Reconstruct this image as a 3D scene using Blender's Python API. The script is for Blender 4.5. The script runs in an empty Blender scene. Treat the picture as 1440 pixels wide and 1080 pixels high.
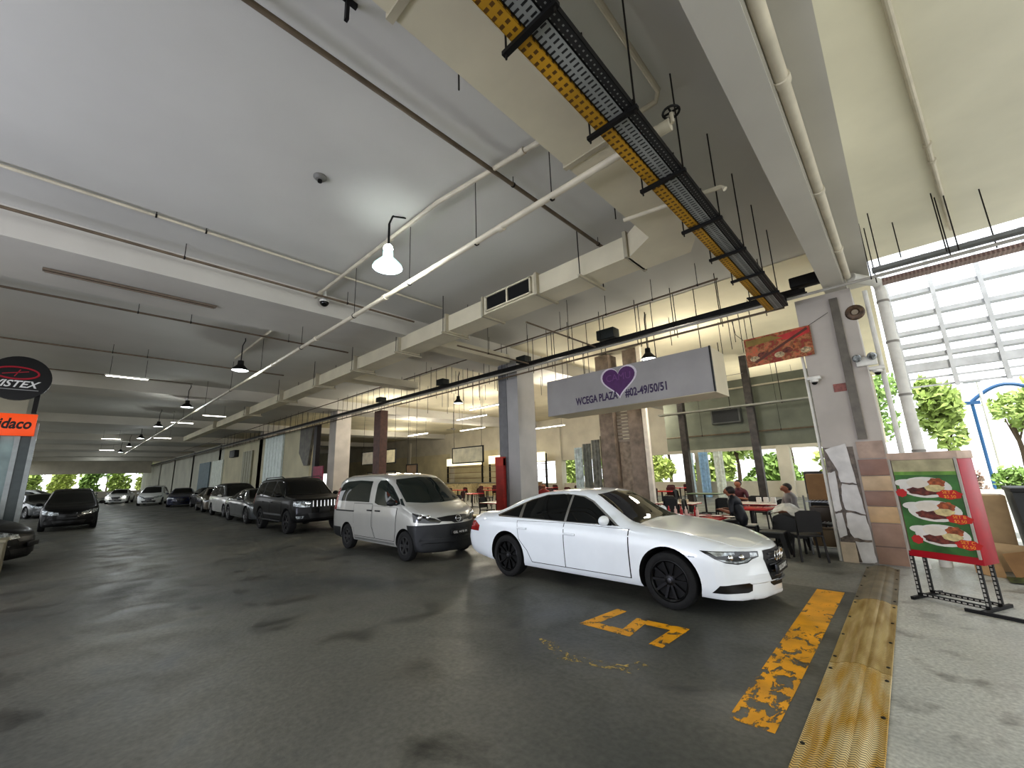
import bpy, bmesh, math, random
from mathutils import Vector, Matrix, noise
from mathutils.bvhtree import BVHTree
random.seed(7)
C = bpy.context.scene.collection
PI = math.pi
def R(d): return math.radians(d)

# ------------------------------------------------------------------ materials
_M = {}
def mat(name, col=(.5,.5,.5), rough=.5, metal=0., var=.06, scale=6., bump=0., coat=0., emit=None, estr=0., spec=.5, col2=None, detail=4.):
    if name in _M: return _M[name]
    m = bpy.data.materials.new(name); m.use_nodes = True
    nt = m.node_tree; N = nt.nodes; L = nt.links
    b = N['Principled BSDF']
    b.inputs['Roughness'].default_value = rough; b.inputs['Metallic'].default_value = metal
    b.inputs['Coat Weight'].default_value = coat; b.inputs['Coat Roughness'].default_value = .03
    b.inputs['Specular IOR Level'].default_value = spec
    tc = N.new('ShaderNodeTexCoord'); nz = N.new('ShaderNodeTexNoise')
    nz.inputs['Scale'].default_value = scale; nz.inputs['Detail'].default_value = detail
    L.new(tc.outputs['Object'], nz.inputs['Vector'])
    rp = N.new('ShaderNodeValToRGB')
    c2 = col2 or tuple(max(0, c*(1-var*2.2)) for c in col)
    c1 = tuple(min(1, c*(1+var)) for c in col)
    rp.color_ramp.elements[0].position = .3; rp.color_ramp.elements[0].color = (*c2, 1)
    rp.color_ramp.elements[1].position = .7; rp.color_ramp.elements[1].color = (*c1, 1)
    L.new(nz.outputs['Fac'], rp.inputs['Fac']); L.new(rp.outputs['Color'], b.inputs['Base Color'])
    if bump:
        bp = N.new('ShaderNodeBump'); bp.inputs['Strength'].default_value = bump; bp.inputs['Distance'].default_value = .02
        L.new(nz.outputs['Fac'], bp.inputs['Height']); L.new(bp.outputs['Normal'], b.inputs['Normal'])
    if emit:
        b.inputs['Emission Color'].default_value = (*emit, 1); b.inputs['Emission Strength'].default_value = estr
    _M[name] = m
    return m
def srgb(r, g, b):
    f = lambda c: (c/255/12.92) if c <= 10 else ((c/255+.055)/1.055)**2.4
    return (f(r), f(g), f(b))
def S(name, r, g, b, **k): return mat(name, srgb(r, g, b), **k)

# ------------------------------------------------------------------ mesh builder
class MB:
    def __init__(s): s.v = []; s.f = []; s.m = []; s.cur = 0
    def add(s, vs, fs):
        o = len(s.v); s.v += [tuple(v) for v in vs]; s.f += [tuple(i+o for i in f) for f in fs]; s.m += [s.cur]*len(fs); return s
    def box(s, a, b, rz=0., piv=None, bev=0.):
        x0,y0,z0 = [min(p,q) for p,q in zip(a,b)]; x1,y1,z1 = [max(p,q) for p,q in zip(a,b)]
        if bev > 0:
            bm = bmesh.new(); bmesh.ops.create_cube(bm, size=1)
            bmesh.ops.scale(bm, vec=(x1-x0,y1-y0,z1-z0), verts=bm.verts); bmesh.ops.translate(bm, vec=((x0+x1)/2,(y0+y1)/2,(z0+z1)/2), verts=bm.verts)
            bmesh.ops.bevel(bm, geom=bm.edges[:], offset=bev, segments=2, affect='EDGES', profile=.5)
            vs = [v.co.copy() for v in bm.verts]; bm.verts.index_update(); fs = [[v.index for v in f.verts] for f in bm.faces]; bm.free()
        else:
            vs = [(x0,y0,z0),(x1,y0,z0),(x1,y1,z0),(x0,y1,z0),(x0,y0,z1),(x1,y0,z1),(x1,y1,z1),(x0,y1,z1)]
            fs = [(0,3,2,1),(4,5,6,7),(0,1,5,4),(1,2,6,5),(2,3,7,6),(3,0,4,7)]
        if rz:
            p = piv or ((x0+x1)/2,(y0+y1)/2); c, q = math.cos(rz), math.sin(rz)
            vs = [(p[0]+(v[0]-p[0])*c-(v[1]-p[1])*q, p[1]+(v[0]-p[0])*q+(v[1]-p[1])*c, v[2]) for v in vs]
        return s.add(vs, fs)
    def bar(s, p, q, w, h=None, up=(0,0,1)):      # rectangular bar between two points
        p, q = Vector(p), Vector(q); d = (q-p).normalized(); h = h or w
        u = Vector(up)
        if abs(d.dot(u)) > .98: u = Vector((0,1,0))
        a = d.cross(u).normalized()*w/2; c = a.cross(d).normalized()*h/2
        vs = [p-a-c,p+a-c,p+a+c,p-a+c,q-a-c,q+a-c,q+a+c,q-a+c]
        return s.add(vs, [(0,1,2,3),(7,6,5,4),(0,4,5,1),(1,5,6,2),(2,6,7,3),(3,7,4,0)])
    def tube(s, pts, r, n=10, cap=True):
        pts = [Vector(p) for p in pts]; rs = r if isinstance(r, (list, tuple)) else [r]*len(pts)
        prev = None; vs = []; fs = []
        for i, p in enumerate(pts):
            d = (pts[min(i+1,len(pts)-1)]-pts[max(i-1,0)]).normalized()
            if prev is None:
                u = Vector((0,0,1)) if abs(d.z) < .9 else Vector((1,0,0))
                a = d.cross(u).normalized()
            else:
                a = (prev-d*prev.dot(d)).normalized()
            prev = a; b = d.cross(a)
            vs += [p+(a*math.cos(2*PI*k/n)+b*math.sin(2*PI*k/n))*rs[i] for k in range(n)]
        for i in range(len(pts)-1):
            for k in range(n):
                fs.append((i*n+k, i*n+(k+1)%n, (i+1)*n+(k+1)%n, (i+1)*n+k))
        if cap:
            fs.append(tuple(range(n))[::-1]); fs.append(tuple((len(pts)-1)*n+k for k in range(n)))
        return s.add(vs, fs)
    def lathe(s, prof, n=24, M=None):             # profile (r,z) about z, then matrix M
        vs = []; fs = []
        for r, z in prof:
            for k in range(n):
                v = Vector((r*math.cos(2*PI*k/n), r*math.sin(2*PI*k/n), z)); vs.append(M @ v if M else v)
        for i in range(len(prof)-1):
            for k in range(n): fs.append((i*n+k, i*n+(k+1)%n, (i+1)*n+(k+1)%n, (i+1)*n+k))
        if prof[0][0] > 0: fs.append(tuple(range(n))[::-1])
        if prof[-1][0] > 0: fs.append(tuple((len(prof)-1)*n+k for k in range(n)))
        return s.add(vs, fs)
    def ball(s, c, r, n=10, sc=(1,1,1)):
        prof = [(max(1e-4, r*math.sin(PI*i/n)), -r*math.cos(PI*i/n)) for i in range(n+1)]
        return s.lathe(prof, 2*n, Matrix.Translation(c) @ Matrix.Diagonal((*sc,1)))
    def prism(s, poly, O, U, V, t):               # extruded polygon: O + u*U + v*V, thickness vector t
        O, U, V, t = Vector(O), Vector(U), Vector(V), Vector(t); n = len(poly)
        vs = [O+U*a+V*b for a, b in poly]; vs += [v+t for v in vs]
        fs = [tuple(range(n))[::-1], tuple(range(n, 2*n))]+[(i,(i+1)%n,n+(i+1)%n,n+i) for i in range(n)]
        return s.add(vs, fs)
    def mesh(s, name, mats):
        me = bpy.data.meshes.new(name); me.from_pydata(s.v, [], s.f)
        for m in (mats if isinstance(mats, (list, tuple)) else [mats]): me.materials.append(m)
        me.polygons.foreach_set('material_index', s.m)
        bm = bmesh.new(); bm.from_mesh(me); bmesh.ops.recalc_face_normals(bm, faces=bm.faces); bm.to_mesh(me); bm.free()
        me.polygons.foreach_set('use_smooth', [True]*len(me.polygons))
        me.set_sharp_from_angle(angle=R(35)); me.update()
        return me
    def build(s, name, mats, parent=None, world=True, label=None, cat=None, group=None, kind=None):
        if parent is not None and world:
            l = parent.location
            p = parent.parent
            while p is not None: l = l+p.location; p = p.parent
            s.v = [(v[0]-l[0], v[1]-l[1], v[2]-l[2]) for v in s.v]
        return link(name, s.mesh(name, mats), parent, label, cat, group, kind)
def link(name, me, parent=None, label=None, cat=None, group=None, kind=None):
    o = bpy.data.objects.new(name, me); C.objects.link(o)
    if parent is not None: o.parent = parent
    return tag(o, label, cat, group, kind)
def tag(o, label=None, cat=None, group=None, kind=None):
    if label: o['label'] = label
    if cat: o['category'] = cat
    if group: o['group'] = group
    if kind: o['kind'] = kind
    return o
def thing(name, label, cat, loc=(0,0,0), rz=0., group=None):
    o = bpy.data.objects.new(name, None); C.objects.link(o); o.empty_display_size = .2
    o.location = loc; o.rotation_euler = (0,0,rz)
    return tag(o, label, cat, group)
def kids(o): return [c for c in bpy.data.objects if c.parent == o]
def dup(o, loc=None, rz=None, label=None, group=None, parent=None, swap=None):
    c = o.copy(); C.objects.link(c)
    if parent is not None: c.parent = parent
    if loc is not None: c.location = loc
    if rz is not None: c.rotation_euler = (0,0,rz)
    if label: c['label'] = label
    if group: c['group'] = group
    if swap and c.type == 'MESH':
        for s in c.material_slots:
            if s.material and s.material.name in swap:
                nm_ = s.material.name; s.link = 'OBJECT'; s.material = swap[nm_]
    for ch in kids(o): dup(ch, parent=c, swap=swap)
    return c
def struct(name, mb, m): return mb.build(name, m, kind='structure')
def text(body, size, M, m, name, parent=None, extrude=.002, world=True, fitw=None, **k):
    cu = bpy.data.curves.new('t', 'FONT'); cu.body = body; cu.size = size; cu.extrude = extrude; cu.align_x = 'CENTER'; cu.align_y = 'CENTER'
    cu.resolution_u = 3
    for a, v in k.items(): setattr(cu, a, v)
    ob = bpy.data.objects.new('t', cu); C.objects.link(ob)
    me = bpy.data.meshes.new_from_object(ob.evaluated_get(bpy.context.evaluated_depsgraph_get()))
    bpy.data.objects.remove(ob); bpy.data.curves.remove(cu)
    if fitw:
        xs = [v.co.x for v in me.vertices]; me.transform(Matrix.Diagonal((fitw/(max(xs)-min(xs)),1,1,1)))
    me.name = name; me.transform(M)
    if parent is not None and world: me.transform(Matrix.Translation(-parent.location))
    me.materials.clear(); me.materials.append(m)
    return link(name, me, parent)
def frame(O, X, Y):      # matrix from origin and two in-plane axes
    X, Y = Vector(X).normalized(), Vector(Y).normalized(); Z = X.cross(Y)
    return Matrix(((X.x,Y.x,Z.x,O[0]),(X.y,Y.y,Z.y,O[1]),(X.z,Y.z,Z.z,O[2]),(0,0,0,1)))

# ------------------------------------------------------------------ camera  (35 mm eq. of the photo: f = 576.8 px at 1440 px width)
cam = bpy.data.cameras.new('camera'); co = bpy.data.objects.new('camera', cam); C.objects.link(co)
cam.sensor_fit = 'HORIZONTAL'; cam.sensor_width = 36; cam.lens = 576.806/1440*36; cam.clip_start = .05; cam.clip_end = 400
yaw, pitch, roll = R(43.16187), R(12.25006), R(-1.92449)
f = Vector((-math.sin(yaw)*math.cos(pitch), math.cos(yaw)*math.cos(pitch), math.sin(pitch)))
r = Vector((math.cos(yaw), math.sin(yaw), 0)); u = r.cross(f)
r2 = r*math.cos(roll)+u*math.sin(roll); u2 = u*math.cos(roll)-r*math.sin(roll)
co.matrix_world = Matrix(((r2.x,u2.x,-f.x,0),(r2.y,u2.y,-f.y,0),(r2.z,u2.z,-f.z,1.75),(0,0,0,1)))
bpy.context.scene.camera = co

# ------------------------------------------------------------------ surface materials
def concrete(name, base, dark, light, rlo, rhi, sc=.35, bumps=.25, warp=1.):
    m = bpy.data.materials.new(name); m.use_nodes = True; nt = m.node_tree; N = nt.nodes; L = nt.links; b = N['Principled BSDF']
    tc = N.new('ShaderNodeTexCoord')
    mp = N.new('ShaderNodeMapping'); mp.inputs['Scale'].default_value = (1*warp, 1, 1); L.new(tc.outputs['Object'], mp.inputs['Vector'])
    def nz(s, d, dist=0.):
        n = N.new('ShaderNodeTexNoise'); n.inputs['Scale'].default_value = s; n.inputs['Detail'].default_value = d; n.inputs['Distortion'].default_value = dist
        L.new(mp.outputs['Vector'], n.inputs['Vector']); return n
    def ramp(src, a, b_, ca, cb):
        p = N.new('ShaderNodeValToRGB'); p.color_ramp.elements[0].position = a; p.color_ramp.elements[1].position = b_
        p.color_ramp.elements[0].color = (*ca, 1); p.color_ramp.elements[1].color = (*cb, 1); L.new(src, p.inputs['Fac']); return p
    big = nz(sc, 5, .6); mid = nz(sc*5, 6, .4); fine = nz(sc*60, 3)
    c1 = ramp(big.outputs['Fac'], .35, .68, base, light)
    st = ramp(mid.outputs['Fac'], .56, .74, (0,0,0), (1,1,1))
    mx = N.new('ShaderNodeMix'); mx.data_type = 'RGBA'; L.new(st.outputs['Color'], mx.inputs['Factor']); L.new(c1.outputs['Color'], mx.inputs[6]); mx.inputs[7].default_value = (*dark, 1)
    fr = ramp(fine.outputs['Fac'], .3, .75, (.74,.74,.74), (1.16,1.16,1.16))
    mu = N.new('ShaderNodeMix'); mu.data_type = 'RGBA'; mu.blend_type = 'MULTIPLY'; mu.inputs['Factor'].default_value = 1.
    L.new(mx.outputs[2], mu.inputs[6]); L.new(fr.outputs['Color'], mu.inputs[7]); L.new(mu.outputs[2], b.inputs['Base Color'])
    rr = ramp(mid.outputs['Fac'], .3, .75, (rhi,)*3, (rlo,)*3); L.new(rr.outputs['Color'], b.inputs['Roughness'])
    bp = N.new('ShaderNodeBump'); bp.inputs['Strength'].default_value = bumps; bp.inputs['Distance'].default_value = .01
    ad = N.new('ShaderNodeMath'); ad.operation = 'ADD'; L.new(mid.outputs['Fac'], ad.inputs[0]); L.new(fine.outputs['Fac'], ad.inputs[1])
    L.new(ad.outputs[0], bp.inputs['Height']); L.new(bp.outputs['Normal'], b.inputs['Normal'])
    _M[name] = m; return m
def worn(name, col, keep, scale=7., soft=.06, stretch=(1,1,1), fade=None):   # chipped paint: opaque flakes over bare floor
    m = bpy.data.materials.new(name); m.use_nodes = True; nt = m.node_tree; N = nt.nodes; L = nt.links; b = N['Principled BSDF']
    b.inputs['Roughness'].default_value = .55
    tc = N.new('ShaderNodeTexCoord'); mp = N.new('ShaderNodeMapping'); mp.inputs['Scale'].default_value = stretch; L.new(tc.outputs['Object'], mp.inputs['Vector'])
    n = N.new('ShaderNodeTexNoise'); n.inputs['Scale'].default_value = scale; n.inputs['Detail'].default_value = 9; n.inputs['Roughness'].default_value = .68; n.inputs['Distortion'].default_value = .5
    L.new(mp.outputs['Vector'], n.inputs['Vector']); src = n.outputs['Fac']
    if fade:      # (axis, from, to): paint thins out along one axis of the strip
        sx = N.new('ShaderNodeSeparateXYZ'); L.new(tc.outputs['Object'], sx.inputs[0])
        mr = N.new('ShaderNodeMapRange'); mr.inputs[1].default_value = fade[1]; mr.inputs[2].default_value = fade[2]; mr.inputs[3].default_value = -.035; mr.inputs[4].default_value = .10
        L.new(sx.outputs[fade[0]], mr.inputs[0]); a = N.new('ShaderNodeMath'); L.new(src, a.inputs[0]); L.new(mr.outputs[0], a.inputs[1]); src = a.outputs[0]
    rp = N.new('ShaderNodeValToRGB'); rp.color_ramp.elements[0].position = keep; rp.color_ramp.elements[1].position = keep+soft; L.new(src, rp.inputs['Fac'])
    n2 = N.new('ShaderNodeTexNoise'); n2.inputs['Scale'].default_value = 3.; n2.inputs['Detail'].default_value = 5; L.new(tc.outputs['Object'], n2.inputs['Vector'])
    cr = N.new('ShaderNodeValToRGB'); cr.color_ramp.elements[0].position = .3; cr.color_ramp.elements[1].position = .7
    cr.color_ramp.elements[0].color = (*[c*.62 for c in col], 1); cr.color_ramp.elements[1].color = (*col, 1)
    L.new(n2.outputs['Fac'], cr.inputs['Fac']); L.new(cr.outputs['Color'], b.inputs['Base Color']); L.new(rp.outputs['Color'], b.inputs['Alpha'])
    _M[name] = m; return m
floor_m = concrete('garage_floor', srgb(76,78,74), srgb(52,52,48), srgb(110,108,98), .30, .62)
drive_m = concrete('driveway_floor', srgb(180,181,175), srgb(132,132,126), srgb(206,206,198), .28, .6, sc=.6)  # paler than the garage floor: its sky reflection is put into the colour
court_m = concrete('court_floor', srgb(120,120,114), srgb(92,92,86), srgb(142,142,135), .3, .6)
ceil_m = mat('ceiling_paint', srgb(196,194,186), .8, var=.035, scale=.5, detail=8)
beam_m = mat('beam_paint', srgb(196,192,182), .8, var=.04, scale=.8, detail=8)
cream_m = mat('cream_beam_paint', srgb(214,206,184), .8, var=.05, scale=.8, detail=8)
pil_m = mat('pillar_paint', srgb(188,181,173), .75, var=.06, scale=1.6, detail=9, bump=.1)
wall_m = mat('wall_paint', srgb(200,194,178), .8, var=.06, scale=1., detail=6)

# ------------------------------------------------------------------ the setting
ZC = 6.0
struct('floor', MB().box((-110,-16,-.2),(-.6,7.6,0)), floor_m)
struct('floor_food_court', MB().box((-110,7.6,-.2),(-.6,27.2,0)), court_m)
struct('floor_driveway', MB().box((-.6,-16,-.2),(9,13.2,0)), drive_m)
struct('ceiling', MB().box((-110,-5.5,ZC),(.05,9.9,ZC+.12)), ceil_m)
struct('ceiling_food_court', MB().box((-110,9.9,ZC-.02),(.05,27.2,ZC+.12)), mat('court_ceiling', srgb(222,214,188), .8, var=.06, scale=.7, detail=8))
struct('ceiling_driveway', MB().box((.05,-5.5,ZC),(9,11.35,ZC+.12)), mat('drive_ceiling', srgb(232,227,206), .8, var=.05, scale=.7, detail=8))
b = MB().box((-.63,-5.5,5.0),(-.32,10.6,ZC)).box((-.32,-5.5,5.22),(.06,10.6,ZC)).box((-.335,-5.5,5.03),(-.30,10.6,5.22))
struct('beam_driveway', b, beam_m)
for i, x in enumerate((-11.2, -24.2, -37.0, -49.7, -62.4, -75.1, -87.8)):
    struct('beam_%d' % (i+1), MB().box((x,-5.5,5.5),(x+1.9,27.2,ZC)), beam_m)
struct('beam_street', MB().box((-110,-5.5,5.35),(9,-5.1,ZC)), beam_m)
struct('beam_back', MB().box((-110,26.8,2.6),(-.6,27.2,ZC)), wall_m)
struct('wall_far_lintel', MB().box((-96,-16,3.85),(-95.5,9.6,ZC+.1)), wall_m)
pl = MB().box((-1.15,9.8,0),(-.26,10.7,5.0))
struct('pillar_entrance', pl, pil_m)
struct('pillar_mid', MB().box((-9.85,9.85,0),(-9.0,10.7,5.5)), mat('grey_pillar', srgb(176,174,172), .75, var=.05, scale=1.5))
for i, x in enumerate((-23.6, -36.4, -49.1, -61.8, -74.5, -87.2)):
    struct('pillar_row_%d' % (i+1), MB().box((x,9.85,0),(x+.85,10.7,5.5)), pil_m)
for i, x in enumerate((-23.6, -36.4, -49.1, -61.8, -74.5, -87.2)):
    struct('pillar_lane_%d' % (i+1), MB().box((x,-5.4,0),(x+.85,-4.6,5.5)), pil_m)
for i, x in enumerate((-5.2, -9.6, -14.5, -20.5, -27, -34, -42)):
    struct('pillar_back_%d' % (i+1), MB().box((x,26.6,0),(x+.6,27.2,5.5)), wall_m)
struct('wall_back', MB().box((-110,26.9,0),(-.6,27.15,.85)), wall_m)
struct('wall_back_panel', MB().box((-60,26.75,.85),(-24.5,27.1,3.9)), mat('back_panel', srgb(206,196,164), .8, var=.1, scale=.6))
struct('wall_far', MB().box((-96,-16,0),(-95.7,9.6,.9)), wall_m)
struct('wall_court_end', MB().box((-110,9.85,0),(-47,10.1,5.4)), mat('shop_wall', srgb(196,196,182), .8, var=.08, scale=.4))
struct('wall_left', MB().box((-26.4,-5.3,0),(-26.2,-1.6,5.5)), wall_m)
struct('ground', MB().box((-.6,13.2,-.2),(40,60,-.01)).box((-110,27.2,-.25),(-.6,60,-.02)).box((-150,-40,-.3),(-110,60,-.03)), mat('street_paving', srgb(190,190,184), .7, var=.06, scale=.5))
struct('ground_lane', MB().box((-110,-40,-.25),(40,-16,-.02)), mat('street_paving2', srgb(150,150,146), .7, var=.06, scale=.5))

# painted markings and the yellow ramp plates
PY = srgb(245,176,18)
k5 = [(-2.97,4.99),(-3.04,4.42),(-2.56,4.42),(-2.60,4.84),(-2.14,4.86),(-2.16,4.36)]
def stroke(pts, w):
    mb = MB(); 
    for i in range(len(pts)-1):
        a, b_ = Vector((*pts[i],0)), Vector((*pts[i+1],0)); d = (b_-a).normalized(); n = Vector((-d.y,d.x,0))*w/2
        a = a-d*w/2; b_ = b_+d*w/2
        z = .0022+.0002*i
        mb.add([(p.x,p.y,z) for p in (a-n,b_-n,b_+n,a+n)], [(0,1,2,3)])
    return mb
tag(stroke(k5, .15).build('painted_bay_number', worn('bay_paint', PY, .40, 9, .04)), 'yellow number 5 painted on the grey floor beside the white sedan', 'floor marking')
tag(stroke([(-3.12,3.72),(-2.72,3.52),(-2.15,3.66),(-2.1,3.8)], .13).build('faded_marking', worn('ghost_paint', srgb(196,170,96), .53, 12, .05)), 'faded remains of yellow paint below the number 5', 'floor marking')
tag(MB().add([(-1.24,3.45,.0025),(-.95,3.45,.0025),(-.94,7.52,.0025),(-1.25,7.52,.0025)], [(0,1,2,3)]).build('painted_bay_line', worn('line_paint', PY, .455, 9, .035, (1,.55,1), (1,3.4,7.4))), 'worn yellow bay line painted along the ramp plates', 'floor marking')
def ramp_m(name, c1, c2, depth):
    m = bpy.data.materials.new(name); m.use_nodes = True; nt = m.node_tree; N = nt.nodes; L = nt.links; b = N['Principled BSDF']
    b.inputs['Roughness'].default_value = .34; b.inputs['Metallic'].default_value = .25
    tc = N.new('ShaderNodeTexCoord'); sx = N.new('ShaderNodeSeparateXYZ'); L.new(tc.outputs['Object'], sx.inputs[0])
    def M(op, a, b_, c=None):
        n = N.new('ShaderNodeMath'); n.operation = op
        for i, q in enumerate((a, b_, c)):
            if q is None: continue
            if isinstance(q, (int, float)): n.inputs[i].default_value = q
            else: L.new(q, n.inputs[i])
        return n.outputs[0]
    zig = M('PINGPONG', sx.outputs[0], .021)
    st = M('FRACT', M('MULTIPLY', M('ADD', sx.outputs[1], M('MULTIPLY', zig, .8)), 38.), 0)
    rp = N.new('ShaderNodeValToRGB'); rp.color_ramp.elements[0].position = .25; rp.color_ramp.elements[1].position = .55; L.new(st, rp.inputs['Fac'])
    n = N.new('ShaderNodeTexNoise'); n.inputs['Scale'].default_value = 2.2; n.inputs['Detail'].default_value = 8
    mp = N.new('ShaderNodeMapping'); mp.inputs['Scale'].default_value = (5,.8,1); L.new(tc.outputs['Object'], mp.inputs['Vector']); L.new(mp.outputs['Vector'], n.inputs['Vector'])
    c = N.new('ShaderNodeValToRGB'); c.color_ramp.elements[0].position = .38; c.color_ramp.elements[1].position = .62
    c.color_ramp.elements[0].color = (*c1, 1); c.color_ramp.elements[1].color = (*c2, 1); L.new(n.outputs['Fac'], c.inputs['Fac'])
    mu = N.new('ShaderNodeMix'); mu.data_type = 'RGBA'; mu.blend_type = 'MULTIPLY'; mu.inputs['Factor'].default_value = depth
    L.new(c.outputs['Color'], mu.inputs[6]); L.new(rp.outputs['Color'], mu.inputs[7]); L.new(mu.outputs[2], b.inputs['Base Color'])
    bp = N.new('ShaderNodeBump'); bp.inputs['Strength'].default_value = .7*depth; bp.inputs['Distance'].default_value = .006; L.new(rp.outputs['Color'], bp.inputs['Height']); L.new(bp.outputs['Normal'], b.inputs['Normal'])
    return m
def ramp_plate(name, y0, y1, m, label):
    t = thing(name, label, 'ramp plate', (-.61,(y0+y1)/2,0), 0, 'yellow ramp plates')
    prof = [(-.21,.004),(-.205,.012),(-.16,.014)]+[(-.145+.29*i/16, .016+.034*math.sin(PI*i/16)**.7-(.007 if i in (5,11) else 0)) for i in range(17)]+[(.16,.014),(.205,.012),(.21,.004)]
    h = (y1-y0)/2; n = len(prof); mb = MB()
    mb.add([(x,-h+.004,z) for x, z in prof]+[(x,h-.004,z) for x, z in prof], [(i,i+1,n+i+1,n+i) for i in range(n-1)]+[tuple(range(n))[::-1]+(), tuple(range(n,2*n))])
    mb.build('tread', m, t, world=False)
    for s in (-1,1):
        for k in range(4):
            y = -h+.15+k*(2*h-.3)/3
            MB().lathe([(.014,0),(.014,.006),(.006,.010),(.0001,.010)], 10, Matrix.Translation((s*.183,y,.012))).build('bolt', S('bolt_steel',60,58,52, metal=.7, rough=.45), t, world=False)
    return t
rm1 = ramp_m('ramp_yellow', srgb(206,160,30), srgb(232,212,160), .8); rm2 = ramp_m('ramp_worn', srgb(156,124,40), srgb(196,172,110), .35)
ramp_plate('ramp_plate', 2.62, 4.9, rm1, 'yellow ramp plate with sharp chevron tread before the worn plate')
ramp_plate('ramp_plate', .34, 2.62, rm1, 'yellow steel ramp plate at the camera end of the strip')
ramp_plate('ramp_plate', 4.9, 7.2, rm2, 'worn brownish yellow ramp plate, middle one of the strip')
ramp_plate('ramp_plate', 7.2, 9.5, S('ramp_bare',128,118,96, var=.2, scale=3, metal=.2), 'bare grey ramp plate ending at the cracked pillar')

# ------------------------------------------------------------------ cars
def pchip(K):
    X = [k[0] for k in K]; Y = [k[1] for k in K]; n = len(X)
    h = [X[i+1]-X[i] for i in range(n-1)]; d = [(Y[i+1]-Y[i])/h[i] for i in range(n-1)]
    m = [d[0]]+[0 if d[i-1]*d[i] <= 0 else (2*h[i]+h[i-1]+h[i]+2*h[i-1])/((2*h[i]+h[i-1])/d[i-1]+(h[i]+2*h[i-1])/d[i]) for i in range(1,n-1)]+[d[-1]]
    def g(x):
        if x <= X[0]: return Y[0]
        if x >= X[-1]: return Y[-1]
        i = 0
        while X[i+1] < x: i += 1
        t = (x-X[i])/h[i]; t2 = t*t; t3 = t2*t
        return Y[i]*(2*t3-3*t2+1)+m[i]*h[i]*(t3-2*t2+t)+Y[i+1]*(3*t2-2*t3)+m[i+1]*h[i]*(t3-t2)
    return g
def loft_body(sp):
    F = {k: pchip(sp[k]) for k in ('top','bot','belt','halfw','roofw','bow')}
    x0, x1 = sp['top'][0][0], sp['top'][-1][0]
    xs = set(); n = 84
    for i in range(n+1): xs.add(round(x0+(x1-x0)*i/n, 4))
    for q in (.004,.012,.025,.04,.07,.1,.14): xs.add(round(x0+q, 4)); xs.add(round(x1-q, 4))
    for k in sp['top']: xs.add(round(k[0], 4))
    xs = sorted(xs); ys = [xs[0]]
    for b in xs[1:-1]:
        if b-ys[-1] > .0025 and xs[-1]-b > .0025: ys.append(b)
    xs = ys+[xs[-1]]
    rows = []
    bulge = sp.get('bulge', .012); crown = sp.get('crown', .06)
    for x in xs:
        zt, zb = F['top'](x), F['bot'](x); zs = min(F['belt'](x), zt-.012); w = F['halfw'](x); wc = min(F['roofw'](x), w*.96); bw = F['bow'](x)
        zs = max(zs, zb+.012); hh = zs-zb; h = zt-zs; wb = w*sp.get('beltin', .955)
        P = [(0,zb),(.5*w,zb),(.84*w,zb),(.93*w,zb+.03*hh),(.965*w,zb+.10*hh),(.982*w,zb+.26*hh),(.99*w,zb+.42*hh),(1.*w,zb+.62*hh),(.998*w,zb+.78*hh),(.984*w,zb+.92*hh),(wb,zs)]
        for t in (.2,.4,.6,.8): P.append((wb+(wc-wb)*t+bulge*math.sin(PI*t), zs+.86*h*t))
        P += [(wc, zs+.86*h),(wc-.05,zs+.925*h),(wc*.82,zs+.965*h),(wc*.5,zs+.988*h),(wc*.22,zs+.997*h),(0,zt)]
        rows.append([Vector((x-bw*(y/max(w,.01))**2, y, z)) for y, z in P])
    np_ = len(rows[0]); vs = []; idx = []
    for rw in rows:
        a = []
        for p in rw: a.append(len(vs)); vs.append(p)
        b = [a[0]]
        for p in rw[1:-1]: b.append(len(vs)); vs.append(Vector((p.x,-p.y,p.z)))
        b.append(a[-1]); idx.append((a,b))
    fs = []
    for i in range(len(rows)-1):
        for side in (0,1):
            A, B = idx[i][side], idx[i+1][side]
            for j in range(np_-1):
                q = (A[j],B[j],B[j+1],A[j+1]); fs.append(q if side == 0 else q[::-1])
    K = 6
    for e in (0,-1):
        x = xs[e]; w = F['halfw'](x); bw = F['bow'](x)
        for side in (0,1):
            Q = idx[e][side]; g = []
            for j in range(np_):
                p = vs[Q[j]]; rw = [Q[j]]
                for k in range(1, K+1):
                    y = p.y*(1-k/K); rw.append(len(vs)); vs.append(Vector((x-bw*(y/max(w,.01))**2, y, p.z)))
                g.append(rw)
            for j in range(np_-1):
                for k in range(K):
                    q = (g[j][k],g[j+1][k],g[j+1][k+1],g[j][k+1]); fs.append(q)
    me = bpy.data.meshes.new('body'); me.from_pydata(vs, [], fs)
    bm = bmesh.new(); bm.from_mesh(me); bmesh.ops.remove_doubles(bm, verts=bm.verts, dist=.0004); bmesh.ops.dissolve_degenerate(bm, edges=bm.edges, dist=.0002); bmesh.ops.recalc_face_normals(bm, faces=bm.faces)
    bmesh.ops.smooth_vert(bm, verts=bm.verts, factor=.25, use_axis_x=False, use_axis_y=True, use_axis_z=True)
    bm.to_mesh(me); bm.free()
    return me
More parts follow.
